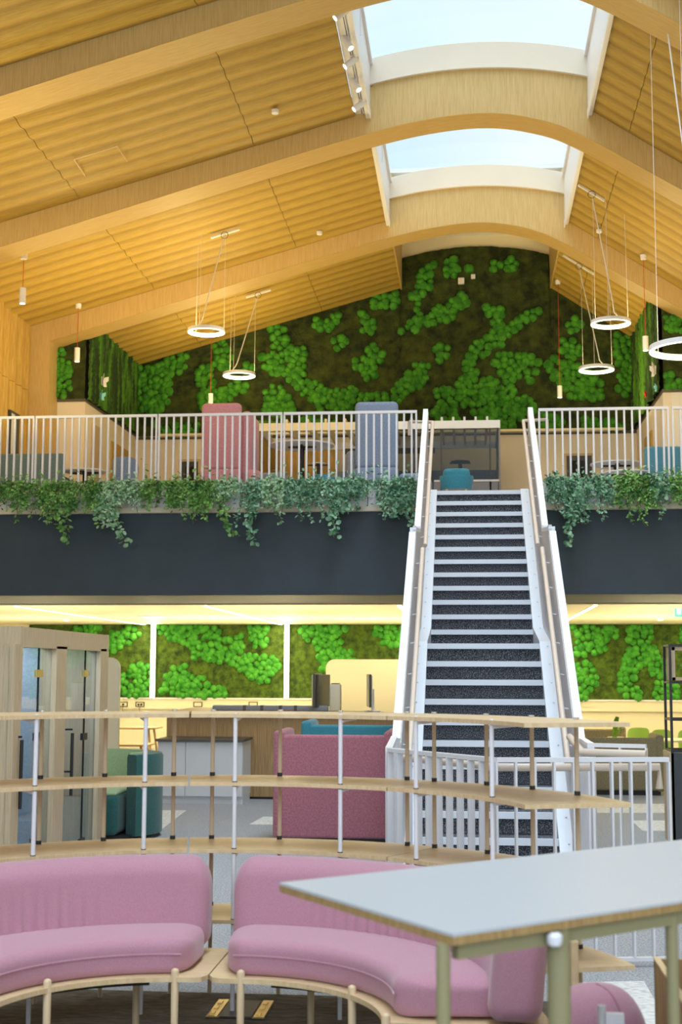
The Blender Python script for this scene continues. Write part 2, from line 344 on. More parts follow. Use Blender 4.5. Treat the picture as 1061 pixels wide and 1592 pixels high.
# scalloped wall left of the upper floor
def scallop(n, per, amp, m=10, sharp=.62):
    out = []
    for i in range(n):
        for k in range(m): out.append((i*per+per*k/m, amp*math.sin(PI*k/m)**sharp if sharp < 1 else amp*.5*(1-math.cos(2*PI*k/m))))
    out.append((n*per, 0)); return out
sw = wall('wall_left', 'panel_wall', XL-.3, XL-.06, YE+.02, 24.15, ZU, 6.64)
for z0, z1 in ((ZU, 5.0), (5.0, 6.25)):
    for y0, y1 in ((19.35, 21.47), (21.47, 23.6)):
        n = 6; per = (y1-y0)/n; sc = scallop(n, per, .05, 10, 2)
        poly = [(XL-.06, y0)]+[(XL+b, y0+a) for a, b in sc]+[(XL-.06, y1)]
        g = MB(); g.prism([(p[0], p[1]) for p in poly], z0+.004, z1-.004); g.build('wall_panel', 'panel_wall', sw, smooth=50)
g = MB(); p0 = ax(14, 700, XL+.06); p1 = ax(30, 645, XL+.06)
g.box(XL, XL+.07, p0.y, p1.y, ZU, p1.z); o = g.build('door_1', 'charcoal'); o['kind'] = 'structure'
g = MB(); g.box(XL+.065, XL+.075, p0.y+.05, p0.y+(p1.y-p0.y)*.45, ZU+.3, p1.z-.05); g.build('pane', 'cab_white', o)

# roof: boards above, scalloped panels, portal beams, skylights
rf = MB()
rf.add([(XL-.3, -5, panel_z(XL-.3)+.5), (XS0-.3, -5, panel_z(XS0-.3)+.5), (XS0-.3, YB+.3, panel_z(XS0-.3)+.5), (XL-.3, YB+.3, panel_z(XL-.3)+.5),
        (XS1+.3, -5, panel_z(XS1+.3)+.5), (XR+.3, -5, panel_z(XR+.3)+.5), (XR+.3, YB+.3, panel_z(XR+.3)+.5), (XS1+.3, YB+.3, panel_z(XS1+.3)+.5)],
       [(0, 1, 2, 3), (4, 5, 6, 7)])
rf.box(XS0-.3, XS1+.3, 24.15, YB+.3, 9.12, 9.2)
rf.box(XS0-.32, XS0-.3, 24.15, YB+.3, 8.3, 9.15); rf.box(XS1+.3, XS1+.32, 24.15, YB+.3, 8.2, 9.15)
ceil = rf.build('ceiling', 'white_wall'); ceil['kind'] = 'structure'
_bm = {}
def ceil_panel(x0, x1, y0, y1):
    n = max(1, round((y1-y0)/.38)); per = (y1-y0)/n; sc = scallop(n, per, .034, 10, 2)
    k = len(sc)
    if y0 not in _bm: _bm[y0] = shade_banded(y0, per)
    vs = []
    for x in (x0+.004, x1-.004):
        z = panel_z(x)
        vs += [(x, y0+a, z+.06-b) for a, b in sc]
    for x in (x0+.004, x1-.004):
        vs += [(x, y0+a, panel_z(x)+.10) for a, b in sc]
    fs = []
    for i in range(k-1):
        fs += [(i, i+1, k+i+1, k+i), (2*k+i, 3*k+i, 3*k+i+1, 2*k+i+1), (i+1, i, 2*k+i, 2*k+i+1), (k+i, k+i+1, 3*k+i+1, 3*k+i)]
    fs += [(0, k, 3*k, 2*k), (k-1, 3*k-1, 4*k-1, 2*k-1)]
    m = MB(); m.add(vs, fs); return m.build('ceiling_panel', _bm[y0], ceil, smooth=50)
bays = [(-5, B[0][0]), (B[0][1], B[1][0]), (B[1][1], B[2][0]), (B[2][1], B[3][0]), (B[3][1], B[4][0]), (B[4][1], YB)]
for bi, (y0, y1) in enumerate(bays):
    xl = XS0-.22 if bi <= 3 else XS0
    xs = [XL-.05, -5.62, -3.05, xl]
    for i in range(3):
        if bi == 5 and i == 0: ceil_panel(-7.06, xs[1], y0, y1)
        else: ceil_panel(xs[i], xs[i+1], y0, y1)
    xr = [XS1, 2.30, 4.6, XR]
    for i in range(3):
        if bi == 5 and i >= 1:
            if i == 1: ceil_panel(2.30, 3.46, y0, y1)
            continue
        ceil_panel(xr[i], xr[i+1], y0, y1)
# brown end boards of the last bay
g = MB(); g.box(XS0-.02, XS0+.01, B[4][1], YB, 7.98, 9.1); g.box(XS1-.01, XS1+.02, B[4][1], YB, 7.93, 9.1); g.build('panel_end_board', 'beam_soffit', ceil)
# access hatch outlines
def on_ceiling(u, v, dz=0):
    lo, hi = 6.0, 32.0
    y = lo
    while y < hi:
        p = at(u, v, y)
        if p.z >= panel_z(p.x)-dz: return p
        y += .02
    return p
g = MB()
hp = [on_ceiling(115, 247), on_ceiling(182, 226), on_ceiling(198, 250)]
g.tube([p+Vector((0, 0, -.012)) for p in hp], .008, 4)
hp = [on_ceiling(132, 272), on_ceiling(115, 247)]
g.tube([p+Vector((0, 0, -.012)) for p in hp], .008, 4)
g.build('access_hatch', 'leg_wood', ceil)

def ztop_well(x): return 8.61-.19*((x-XSC)/1.56)**2
for i, (y0, y1) in enumerate(B):
    m = MB(); top = [(x, (ztop_well(x) if XS0-.05 <= x <= XS1+.05 else z+.62)) for x, z in LOW]
    m.band_y(top, LOW, y0+.004, y1-.004)
    bt = m.build('ceiling_beam', 'beam_face'); bt['kind'] = 'structure'
    # soffit veneer skin and column
    m = MB(); m.band_y([(x, z+.004) for x, z in LOW], [(x, z-.004) for x, z in LOW], y0, y1); m.build('soffit_board', 'beam_soffit', bt, smooth=30)
    zb = ZU if y0 > YE else ZF
    m = MB(); m.box(XL, -7.575, y0, y1, zb, 6.75); m.build('column', 'beam_face', bt)
    m = MB(); m.box(XR-.36, XR, y0, y1, zb, 4.75); m.build('column', 'beam_face', bt)
    # white curved kerb on top of the beam
    if i < 5:
        xs = [XS0-.03+(XS1-XS0+.06)*k/24 for k in range(25)]
        m = MB(); m.band_y([(x, ztop_well(x)+.385) for x in xs], [(x, ztop_well(x)) for x in xs], y0-.05, y1+.05); m.build('skylight_kerb', 'cream', bt, smooth=30)
# skylights
sn = 0
for bi, (y0, y1) in enumerate(bays[:5]):
    sn += 1
    root = MB()
    for x0, x1 in ((XS0-.06, XS0), (XS1, XS1+.06)): root.box(x0, x1, y0-.02, y1+.02, 7.93 if x0 < 0 else 7.86, 8.82)
    w = root.build('window_%d' % sn, 'white'); w['kind'] = 'structure'
    if bi <= 4:
        m = MB(); m.box(XS1-.014, XS1+.004, y0+.02, y1-.02, 7.80, 7.92); m.box(XS0-.004 if bi > 3 else XS0, XS0+.014, y0+.02, y1-.02, 7.90, 8.02); m.build('edge_trim', 'white', w)
    xs = [XS0-.03+(XS1-XS0+.06)*k/16 for k in range(17)]
    m = MB(); m.band_y([(x, ztop_well(x)+.415) for x in xs], [(x, ztop_well(x)+.40) for x in xs], y0-.2, y1+.2); m.build('pane', 'glass', w, smooth=30)
    m = MB(); ym = (y0+y1)/2; m.beam((XS0-.0, ym, 8.3), (XS0-.0, ym, 8.78), .02, .03)
    for sx in (XS0+.02, XS1-.02):
        m.beam((sx, y0, 8.74), (sx, y1, 8.74), .04, .05)
    m.build('window_frame', 'white_metal', w)

# ================================================================== moss
def seg_d(p, a, b):
    ab = b-a; t = max(0, min(1, ((p-a).dot(ab))/max(ab.dot(ab), 1e-9))); return (p-(a+ab*t)).length
UPC = [(230,585,235,625,20),(250,580,285,562,12),(245,600,245,612,18),(319,575,322,625,11),(346,540,345,565,13),(342,620,372,600,11),(385,572,385,572,8),
 (432,512,437,545,11),(418,560,432,570,12),(460,550,465,572,13),(450,580,476,602,9),(476,602,506,620,14),(506,622,545,620,16),(425,612,440,625,14),(415,635,455,638,8),
 (490,500,505,508,6),(505,508,527,490,7),(528,532,528,532,10),(245,668,300,670,9),(385,668,440,664,8),(667,415,655,455,9),(650,457,650,457,9),(649,468,651,490,5),(655,496,628,512,8),
 (660,497,690,494,6),(690,492,722,465,9),(685,485,685,485,9),(704,408,703,422,8),(728,416,728,416,4),(585,467,610,466,10),(570,496,574,512,10),(576,545,588,552,10),(560,568,583,562,10),
 (575,578,575,578,10),(525,535,525,535,8),(688,548,688,548,10),(655,577,632,600,13),(632,600,618,615,10),(618,618,560,618,5),(520,618,550,622,12),(732,550,760,542,8),(728,562,728,562,5),
 (727,572,735,590,9),(725,600,760,610,14),(690,615,740,620,12),(745,625,790,640,18),(700,640,690,645,14),(770,650,770,655,18),(790,610,790,610,10),(772,413,800,410,7),(757,484,773,483,6),
 (773,485,775,525,8),(745,540,775,530,9),(785,513,808,505,8),(810,495,832,489,7),(775,560,828,562,10),(785,575,820,578,12),(795,588,795,588,8),(823,590,823,590,5),(745,600,790,625,18),
 (760,640,815,632,16),(750,660,790,655,10),(893,505,893,505,9),(885,540,895,545,12),(870,570,900,585,16),(890,600,925,605,14),(915,610,925,600,12),(968,530,975,560,12),(978,575,975,605,12),
 (845,655,870,665,10),(910,662,955,665,9),(340,655,360,668,8),(470,660,520,665,8)]
LOC = [(175,1000,205,985,12),(165,1012,165,1012,10),(120,985,150,978,8),(195,1065,222,1050,16),(195,1078,225,1075,10),(255,975,310,1000,10),(290,985,330,990,14),(310,1010,345,1020,12),
 (345,1005,370,1000,12),(360,1025,375,1030,8),(380,1030,420,1035,12),(395,1045,410,1050,10),(262,1070,280,1045,12),(270,1078,340,1078,12),(285,1060,310,1065,12),(400,980,405,995,12),
 (475,980,500,1000,8),(490,980,520,990,14),(505,1010,515,1025,12),(520,1015,545,1020,8),(530,978,530,978,6),(503,1035,503,1035,6),(590,980,625,985,8),(600,995,625,998,7),
 (650,990,700,1010,14),(720,1000,760,990,16),(800,1000,850,1020,16),(560,1060,600,1050,14),(700,1060,760,1070,14),
 (900,980,950,980,12),(905,1005,935,1000,12),(908,1040,915,1060,12),(905,1080,905,1080,8),(995,980,1000,1010,14),(985,1020,975,1050,11),(975,1065,985,1080,11),(1010,1020,1025,1040,12),
 (1030,1060,1028,1082,9),(1050,1075,1050,1075,8),(1075,990,1100,1010,14)]
_hemi = []; _hf = []
def _mk():
    rings = [(1.0, 0.0), (.95, .35), (.72, .75), (.36, .98)]; n = 8
    for r, h in rings:
        for j in range(n): _hemi.append((r*math.cos(2*PI*j/n), -h, r*math.sin(2*PI*j/n)))
    _hemi.append((0, -1.08, 0))
    for i in range(3):
        for j in range(n): _hf.append((i*n+j, i*n+(j+1) % n, (i+1)*n+(j+1) % n, (i+1)*n+j))
    for j in range(n): _hf.append((3*n+j, 3*n+(j+1) % n, 4*n))
_mk()
def moss_balls(parent, caps, Y, d, m, zmax=None, clip=None):
    R = [(at(a, b, Y), at(c, e, Y), r*1.14*Y/FPX) for a, b, c, e, r in caps]
    mb = MB(); pts = []; cell = {}
    for a, b, r in R:
        L = (b-a).length; n = int((2*r*L+PI*r*r)/(d*d)*14)
        for _ in range(n):
            p = a+(b-a)*random.random()+Vector((random.uniform(-r, r), 0, random.uniform(-r, r)))
            if seg_d(p, a, b) > r*(.82+.3*random.random()): continue
            if clip and not clip(p): continue
            k = (int(p.x//d), int(p.z//d)); bad = False
            for i in (-1, 0, 1):
                for j in (-1, 0, 1):
                    for q in cell.get((k[0]+i, k[1]+j), []):
                        if (q-p).length < d*.80: bad = True
            if bad: continue
            cell.setdefault(k, []).append(p); pts.append(p)
    for p in pts:
        s = d*random.uniform(.58, .86); t = random.uniform(0, 6.28); dep = s*random.uniform(.8, 1.1)
        c, sn_ = math.cos(t), math.sin(t); ex = random.uniform(.9, 1.15)
        vs = []
        for x, y, z in _hemi:
            q = random.uniform(.9, 1.1); xx = x*s*q*ex; zz = z*s*q
            vs.append((p.x+c*xx-sn_*zz, p.y+y*dep+.02, p.z+sn_*xx+c*zz))
        mb.add(vs, _hf)
    o = mb.build('ball_moss', m, parent, world=True, smooth=60, kind='stuff'); return o
def moss_sheet(name, m, parent, x0, x1, zlo, zhi, Y, step=.05, amp=.035, arch=None):
    nx = int((x1-x0)/step)+1; nz = int((zhi-zlo)/step)+1; vs = []; fs = []
    h = rng.random((nz, nx))
    h = (h + np.roll(h, 1, 0)+np.roll(h, 1, 1)+np.roll(h, -1, 0)+np.roll(h, -1, 1))/5
    for j in range(nz):
        for i in range(nx):
            x = x0+(x1-x0)*i/(nx-1); z1 = arch(x) if arch else zhi; z = zlo+(z1-zlo)*j/(nz-1)
            vs.append((x, Y-(h[j, i]-.3)*amp*3, z))
    for j in range(nz-1):
        for i in range(nx-1): a = j*nx+i; fs.append((a, a+1, a+nx+1, a+nx))
    mb = MB(); mb.add(vs, fs)
    return mb.build(name, m, parent, world=True, smooth=60, kind='stuff')
mw = thing('moss_wall', 'tall dark moss wall with bright green cushion moss patches on the upper back wall', 'moss wall', (-1.8, YB, 4.92))
def arch(x):
    if x < XS0: return panel_z(x)+.2
    if x > XS1: return panel_z(x)+.2
    return 8.88-.22*((x-XSC)/1.56)**2
moss_sheet('flat_moss', 'moss_flat', mw, -7.1, 3.5, 4.92, 8.9, YB-.06, arch=arch)
moss_balls(mw, UPC, YB-.10, .125, 'moss_ball', clip=lambda p: p.z > 4.97 and p.z < arch(p.x)-.05 and -7.05 < p.x < 3.42)
ml = thing('moss_wall', 'long low strip of yellow-green moss on the lower back wall behind the reception desk', 'moss wall', (-2, YB, -.6))
ZM0, ZM1 = at(600, 1086, YB).z, .94
moss_sheet('flat_moss', 'moss_flat_low', ml, at(46, 1000, YB).x, XR, ZM0, ZM1, YB-.05)
moss_balls(ml, LOC, YB-.09, .108, 'moss_ball_low', clip=lambda p: p.z > ZM0+.03 and p.z < ZM1-.03)
# side strips (hanging moss)
def side_moss(label, X, sgn):
    t = thing('moss_wall', label, 'moss wall', (X, 26, ZW+.05)); mb = MB(); ny, nz = 60, 34; vs = []; fs = []
    zt = panel_z(X)+.15; y0, y1 = 24.14, YB
    prof = [random.random() for _ in range(ny)]
    for j in range(nz):
        for i in range(ny):
            zz = ZW+.05+(zt-ZW-.05)*j/(nz-1)
            vs.append((X+sgn*(.03+.09*prof[i]+.03*random.random()), y0+(y1-y0)*i/(ny-1), zz))
    for j in range(nz-1):
        for i in range(ny-1): a = j*ny+i; fs.append((a, a+1, a+ny+1, a+ny))
    mb.add(vs, fs); mb.build('hanging_moss', 'moss_side', t, world=True, smooth=60, kind='stuff'); return t
side_moss('narrow wall strip of vertically streaked hanging moss beside the wooden portal column, left', -7.07, 1)
side_moss('vertically streaked hanging moss strip on the right side wall of the upper floor', 3.47, -1)
t = thing('moss_wall', 'dark moss panel directly beside the left wooden portal column, above cream wall', 'moss wall', (-7.5, 24.1, ZW+.05))
moss_sheet('flat_moss', 'moss_flat', t, -7.6, -7.05, ZW+.05, 6.75, 24.14)
moss_balls(t, [(90, 545, 92, 560, 8), (97, 570, 100, 600, 10), (90, 608, 95, 608, 9)], 24.10, .09, 'moss_ball', clip=lambda p: p.x < -7.08 and p.z > 5.0)
t = thing('moss_wall', 'moss panel at far right above the white upper wall with cushion moss lumps', 'moss wall', (5, 24.1, ZW+.05))
moss_sheet('flat_moss', 'moss_flat', t, 3.46, XR, ZW+.05, 7.0, 24.14)
moss_balls(t, [(1042, 500, 1050, 507, 11), (1036, 602, 1070, 600, 9), (1040, 585, 1044, 592, 7)], 24.10, .10, 'moss_ball', clip=lambda p: p.x > 3.5 and p.z > 5.0)

# ledge under the moss upstairs
f = MB(); a = at(248, 681, YB-.15); f.box(a.x, 3.2, YB-.2, YB, 4.90, 4.95); o = f.build('trim_3', 'cream_board'); o['kind'] = 'structure'
# dado trunking downstairs
f = MB(); f.box(-9.4, XR, YB-.07, YB, at(600, 1104, YB).z, ZM0-.03); tr = f.build('trim_4', 'cream_board'); tr['kind'] = 'structure'
f = MB(); f.box(-9.4, XR, YB-.10, YB, ZM0-.03, ZM0); o = f.build('trim_5', 'white'); o['kind'] = 'structure'
for i, u in enumerate((192, 218, 308, 394, 912)):
    p = at(u, 1095, YB-.07); lab = ['black framed wall socket with a plug, nearest the cream screen', 'black framed double wall socket with two plugs', 'empty black framed wall socket between the light strips',
                                   'black framed wall socket above the grey desk divider', 'pale wall socket right of the staircase'][i]
    t = thing('wall_socket', lab, 'socket', (p.x, p.y, p.z-.05)); m = MB()
    for q in (-1, 1): m.box(q*.085-.008, q*.085+.008, -.02, 0, 0, .1)
    m.box(-.09, .09, -.02, 0, 0, .012); m.box(-.09, .09, -.02, 0, .088, .1); m.build('frame', 'black' if i < 4 else 'cream_board', t)
    m = MB(); m.box(-.078, .078, -.01, 0, .012, .088); m.build('faceplate', 'cream_board', t)
    for k in range((1, 2, 0, 0, 0)[i]):
        m = MB(); m.rbox(-.02, .02, -.04, -.01, .03, .065, .006, 2, Matrix.Translation((-.03+.06*k if i == 1 else 0, 0, 0))); m.tube([(-.03+.06*k if i == 1 else 0, -.03, .03), (0, -.06, -.05), (.02, -.03, -.2)], .004, 5); m.build('plug', 'black', t)

# lower ceiling lights + vertical wall light bars
for i, X in enumerate((-6.76, -3.88, -1.02, 1.80, 4.6)):
    lab = ['long recessed ceiling light line, leftmost, running to the left wall light bar', 'recessed ceiling light line running to the right wall light bar', 'recessed ceiling light line just left of the staircase',
           'recessed ceiling light line just right of the staircase', 'recessed ceiling light line beyond the right edge'][i]
    t = thing('ceiling_light', lab, 'light', (X, 23.8, .935)); m = MB(); m.box(-.03, .03, -4.0, 4.1, 0, .008); m.build('diffuser', 'strip', t)
    m = MB(); m.box(-.04, -.03, -4.01, 4.11, 0, .01); m.box(.03, .04, -4.01, 4.11, 0, .01); m.build('frame', 'white', t)
    area('strip_light', (X, 23.8, .90), (0, 0, 0), .5, 8, 95, WARM2)
for i, u in enumerate((238, 446)):
    p = at(u, 1030, YB-.15); t = thing('wall_light', ['vertical warm light bar on the lower moss wall, left one', 'vertical warm light bar on the lower moss wall, right one'][i], 'light', (p.x, YB-.16, ZM0))
    m = MB(); m.box(-.045, .045, -.02, .0, 0, ZM1-ZM0); m.build('diffuser', 'strip', t); m = MB(); m.box(-.05, .05, 0, .06, 0, ZM1-ZM0); m.build('backing', 'white', t)
    area('bar_light', (p.x, YB-.35, .15), (-PI/2, 0, 0), .3, 1.3, 14, WARM2)
p = az(240, 958.5, .94); t = thing('downlight', 'round downlight glowing in the lower ceiling above the left light bar', 'light', (p.x, p.y, .93))
m = MB(); m.lathe([(.0, .008), (.26, .008), (.26, .014)], 24); m.build('lens', 'strip', t); m = MB(); m.lathe([(.27, 0), (.30, 0), (.30, .014), (.27, .014)], 24); m.build('rim', 'white', t)
for i, (u, v) in enumerate(((103, 963), (1027, 962))):
    p = az(u, v, .94); t = thing('smoke_detector', ['small round smoke detector on the lower ceiling at left', 'small round smoke detector on the lower ceiling at far right'][i], 'detector', (p.x, p.y, .90))
    m = MB(); m.lathe([(.03, 0), (.06, .015), (.07, .035)], 16); m.build('housing', 'white', t); m = MB(); m.lathe([(.07, .035), (.08, .045)], 16); m.build('base', 'white', t)
for (x, y, p) in ((-8, 24.5, 70), (-4.5, 24.5, 90), (-1.6, 25, 80), (3.4, 24, 90), (-6.5, 20.3, 45), (-2.6, 20.3, 45), (3.6, 20.6, 45)):
    area('lower_ceiling_fill', (x, y, -.75), (PI, 0, 0), 1.6, .6, p, WARM2)  # unseen lamps added to brighten the lower ceiling from below
# exit sign
p = at(1058, 949, 21.0); t = thing('exit_sign', 'green and white illuminated exit sign hanging under the lower ceiling, right edge', 'sign', (p.x+.12, p.y, p.z-.1))
m = MB(); m.box(-.2, .2, -.015, .015, 0, .2); m.build('panel', 'exit', t)
m = MB(); m.box(-.17, -.11, -.02, -.015, .04, .16); m.box(-.06, .02, -.02, -.015, .08, .12); m.box(.06, .14, -.02, -.015, .03, .17); m.build('pictogram', 'exit_white', t)
m = MB(); m.box(-.15, -.14, -.005, .005, .2, .945-p.z+.1); m.box(.14, .15, -.005, .005, .2, .945-p.z+.1); m.build('hanger', 'white', t)

# doors and openings upstairs
def opening(n, u0, v0, u1, v1, Y):
    a = at(u0, v0, Y); b = at(u1, v1, Y); m = MB(); w = .05
    m.box(a.x-w, a.x, Y-.03, Y, ZU, a.z+w); m.box(b.x, b.x+w, Y-.03, Y, ZU, a.z+w); m.box(a.x, b.x, Y-.03, Y, a.z, a.z+w)
    o = m.build('door_%d' % n, 'booth_wood'); o['kind'] = 'structure'
    m = MB(); m.box(a.x, b.x, Y-.012, Y, ZU, a.z); m.build('door_leaf', 'charcoal', o); m = MB(); m.box(a.x+.08, b.x-.08, Y-.02, Y-.012, ZU+.3, a.z-.1); m.build('pane', 'glass_grey', o)
opening(2, 283, 718, 308, 760, YB); opening(3, 881, 709, 921, 740, YB)
def side_door(n, X, sgn, y0, y1, z1, m):
    g = MB(); xx = sorted((X, X+sgn*.03)); g.box(xx[0], xx[1], y0, y1, ZU, z1); o = g.build('door_%d' % n, m); o['kind'] = 'structure'
    g = MB(); xx = sorted((X+sgn*.03, X+sgn*.10)); g.box(xx[0], xx[1], y0+.1, y0+.2, ZU+1.0, ZU+1.04); g.build('door_handle', 'chrome', o)
side_door(4, -7.05, 1, 26.0, 27.5, 4.5, 'panel_wall'); side_door(5, -7.05, 1, 24.6, 25.1, 4.6, 'booth_wood')
side_door(6, 3.45, -1, 25.6, 26.6, 4.5, 'panel_wall')

# ================================================================== staircase
D0, g_, L_, r_ = 17.386, .2722, 1.2776, .17
XSM = .1266; WS = .533
def step_y(n): return D0-g_*n if n <= 11 else D0-g_*(n-1)-L_
st = thing('staircase', 'long white steel staircase with dark speckled risers rising to the balcony', 'staircase', (XSM, 10.2, ZF))
NR = 23
for n in range(NR):
    y = step_y(n); z = ZU-n*r_; yn = step_y(n-1) if n else y+.3
    m = MB(); m.box(XSM-WS, XSM+WS, y+.02, y+.03, z-r_, z-.052); m.build('riser', 'riser', st, world=True)
    m = MB(); m.box(XSM-WS, XSM+WS, y-.012, y+.022, z-.052, z); m.build('nosing', 'nosing', st, world=True)
    m = MB(); m.box(XSM-WS, XSM+WS, y+.022, yn+.02, z-.03, z-.004); m.build('tread', 'riser', st, world=True)
def pitch(y):                                             # nosing line height
    n11 = D0-g_*11
    if y >= n11: return ZU-(D0-y)/g_*r_
    if y >= step_y(12): return ZU-11*r_-(n11-y)/(n11-step_y(12))*r_
    return ZU-12*r_-(step_y(12)-y)/g_*r_
for s in (-1, 1):
    xa = XSM+s*WS; xb = XSM+s*(WS+.105); xc = xb+s*.03
    def ys(*a): return list(a)
    yk = [D0+.02, D0-g_*11, step_y(12)+.02, 10.15]
    for seg in (0, 1, 2):
        y0, y1 = yk[seg], yk[seg+1]
        z0, z1 = pitch(min(y0, D0)), pitch(max(y1, 10.1))
        m = MB(); X0, X1 = sorted((xa, xb))
        m.prism_x([(y0, z0+.02), (y1, z1+.02), (y1, z1-.34), (y0, z0-.34)], X0+.001, X1); m.build('stringer', 'nosing', st, world=True)
        X0, X1 = sorted((xb, xc))
        if seg != 1:
            m = MB(); m.prism_x([(y0, z0+1.04), (y1, z1+(1.06 if seg == 0 else 1.06)), (y1, z1-.40), (y0, z0-.40)], X0, X1); m.build('side_panel', 'lilac', st, world=True)
            m = MB(); a = .02*s
            m.beam((xc+a*.3, y0, z0+1.06), (xc+a*.3, y1, z1+1.08), .062, .04); m.build('panel_cap', 'nosing', st, world=True)
        else:
            m = MB(); m.prism_x([(y0, z0+1.04), (y0-.25, z0+1.0), (y1, z0+1.0-.03), (y1, z1-.4), (y0, z0-.4)], X0, X1); m.build('side_panel', 'lilac', st, world=True)
            m = MB(); m.beam((xc, y0, z0+1.05), (xc, y1, z1+1.10), .062, .04); m.build('panel_cap', 'nosing', st, world=True)
    # handrail
    hx = xb-s*.055
    for y0, y1 in ((D0+.0, D0-g_*11-.25), (step_y(12)+.2, 10.2)):
        p0 = Vector((hx, y0, pitch(min(y0, D0))+.90)); p1 = Vector((hx, y1, pitch(y1)+.90)); m = MB()
        if y0 > 15:
            pts = [p1, p0, Vector((xc+s*.22, y0+.05, p0.z+.02)), Vector((xc+s*.22, y0+.05, p0.z-.16))]
            m.tube(pts[:2], .022, 10); m.tube([p0-Vector((0, 0, 0)), pts[2]], .02, 10); m.tube(pts[2:], .022, 10)
        else: m.tube([p0, p1], .022, 10); m.tube([p0, p0+Vector((0, .0, -.1))], .015, 8)
        h = m.build('handrail', 'beige_rail', st, world=True, smooth=40)
        m = MB(); k = 7
        for i in range(k):
            q = p0.lerp(p1, (i+.5)/k); m.tube([q-Vector((0, 0, .02)), Vector((xb, q.y, q.z-.03))], .006, 6)
        m.build('bracket', 'white_metal', h, world=True)
    # screws on the stringer cap
    m = MB()
    for n in range(0, 22, 1):
        yy = step_y(n)-.08; zz = pitch(yy)+.022
        m.lathe([(.008, 0), (.008, .004)], 6, ((xa+xb)/2+s*.02, yy, zz))
    m.build('screws', 'chrome', st, world=True, kind='stuff')
# steel posts under the mid landing / underside plate
m = MB(); m.prism_x([(D0, ZU-.2), (D0-g_*11, ZU-11*r_-.25), (step_y(12), ZU-12*r_-.25), (10.75, ZF+.02), (11.15, ZF+.02), (step_y(12)+.25, ZU-12*r_-.45), (D0-g_*11, ZU-11*r_-.45), (D0, ZU-.5)][::1], XSM-WS, XSM+WS)
m.build('underside', 'lilac', st, world=True)

# ================================================================== balcony railings
ZR = 3.345; DX = 1.66/17
def rail_panel(x0, nb, label, first=[None]):
    t = thing('balcony_railing', label, 'railing', (x0, YE-.03, 2.12), 0, None)
    m = MB(); w = nb*DX-.02; m.box(0, w, -.02, .02, ZR-2.12-.035, ZR-2.12); m.build('top_rail', 'white_metal', t)
    m = MB(); m.box(0, w, -.015, .015, .10, .13); m.build('bottom_rail', 'white_metal', t)
    if first[0] is None:
        m = MB(); m.box(-.004, .020, -.012, .012, 0, ZR-2.12-.03); first[0] = m.build('baluster', 'white_metal', t)
        s = 1
    else: s = 0
    for i in range(s, nb):
        inst(first[0], t, (i*DX, 0, 0))
    inst(first[0], t, (w-.018, 0, 0))
    return t
xb0 = at(56, 700, YE).x
labs = {-1: 'white balcony railing panel at the far left edge in front of the teal bench', 0: 'white balcony railing panel in front of the cream left wall and grey chair',
        1: 'white balcony railing panel in front of the pink high-backed sofa', 2: 'white balcony railing panel between the round table and staircase, in front of blue-grey sofa'}
for k in (-1, 0, 1, 2):
    x0 = xb0+k*1.66
    if k == 2: rail_panel(x0, max(3, int((-.60-x0)/DX)), labs[k])
    else: rail_panel(x0, 17, labs[k])
x0 = .90; rail_panel(x0, 17, 'white balcony railing panel immediately right of the staircase')
rail_panel(x0+1.68, 17, 'white balcony railing panel at the right edge in front of the petrol blue bench')
rail_panel(x0+3.36, 17, 'white balcony railing panel beyond the right edge of the view')

# ================================================================== trailing plants
def leaf_into(mb, p, s, d=None, wide=.55):
    d = d or Vector((random.uniform(-1, 1), random.uniform(-1, .2), random.uniform(-1, .3))).normalized()
    a = d.cross(Vector((random.uniform(-1, 1), random.uniform(-1, 1), random.uniform(-1, 1)))).normalized(); b = d.cross(a)
    L = s; w = s*wide
    mb.add([p, p+d*L*.35+a*w*.5, p+d*L*.8+a*w*.38, p+d*L+b*L*.08, p+d*L*.8-a*w*.38, p+d*L*.35-a*w*.5, p+d*L*.5-b*L*.10], [(0, 1, 6), (1, 2, 6), (2, 3, 6), (3, 4, 6), (4, 5, 6), (5, 0, 6)])
def trailing(u, vend, w, label, m='leaf', big=False, du=0, n=17):
    top = at(u, 752, YE-.12); t = thing('trailing_plant', label, 'plant', (top.x, YE-.08, 2.40)); ls = MB(); sm = MB(); wv = w*YE/FPX
    main = at(u, vend, YE-.2).z-2.38
    for k in range(n):
        x = random.uniform(-wv, wv); L = main if k == 0 else main*random.uniform(.25, .72)
        L = L if L < -.1 else -.2
        x1 = x*.8+random.uniform(-.08, .08)+(du*YE/FPX if k == 0 else 0); pts = []
        up = random.uniform(.02, .10)
        for q in range(9):
            f = q/8; yy = -.10-.16*math.sin(min(1, f*1.6)*PI/2)
            zz = up*(1-f)*4*f*(1 if f < .5 else 0)+L*f**1.15
            xx = x+(x1-x)*(f**1.5)+.02*math.sin(f*7+k)
            pts.append(Vector((xx, yy+random.uniform(-.01, .01), zz)))
        if k == 0: pts[0].x = 0
        sm.tube(pts, .004, 4)
        cnt = int(14+abs(L)*75)
        for c in range(cnt):
            f = c/cnt; i = min(7, int(f*8)); p = pts[i].lerp(pts[i+1], f*8-i)+Vector((random.uniform(-.035, .035), random.uniform(-.03, .03), random.uniform(-.02, .02)))
            leaf_into(ls, p, random.uniform(.055, .085) if big and (k < 3) else random.uniform(.036, .064), wide=.8 if big and k < 3 else .55)
    for c in range(110):                                   # bushy crown over the trough
        p = Vector((random.gauss(0, wv*.8), random.uniform(-.18, .03), random.gauss(-.06, .10))); leaf_into(ls, p, random.uniform(.04, .07))
    sm.build('stems', 'stem', t); ls.build('foliage', m, t, kind='stuff')
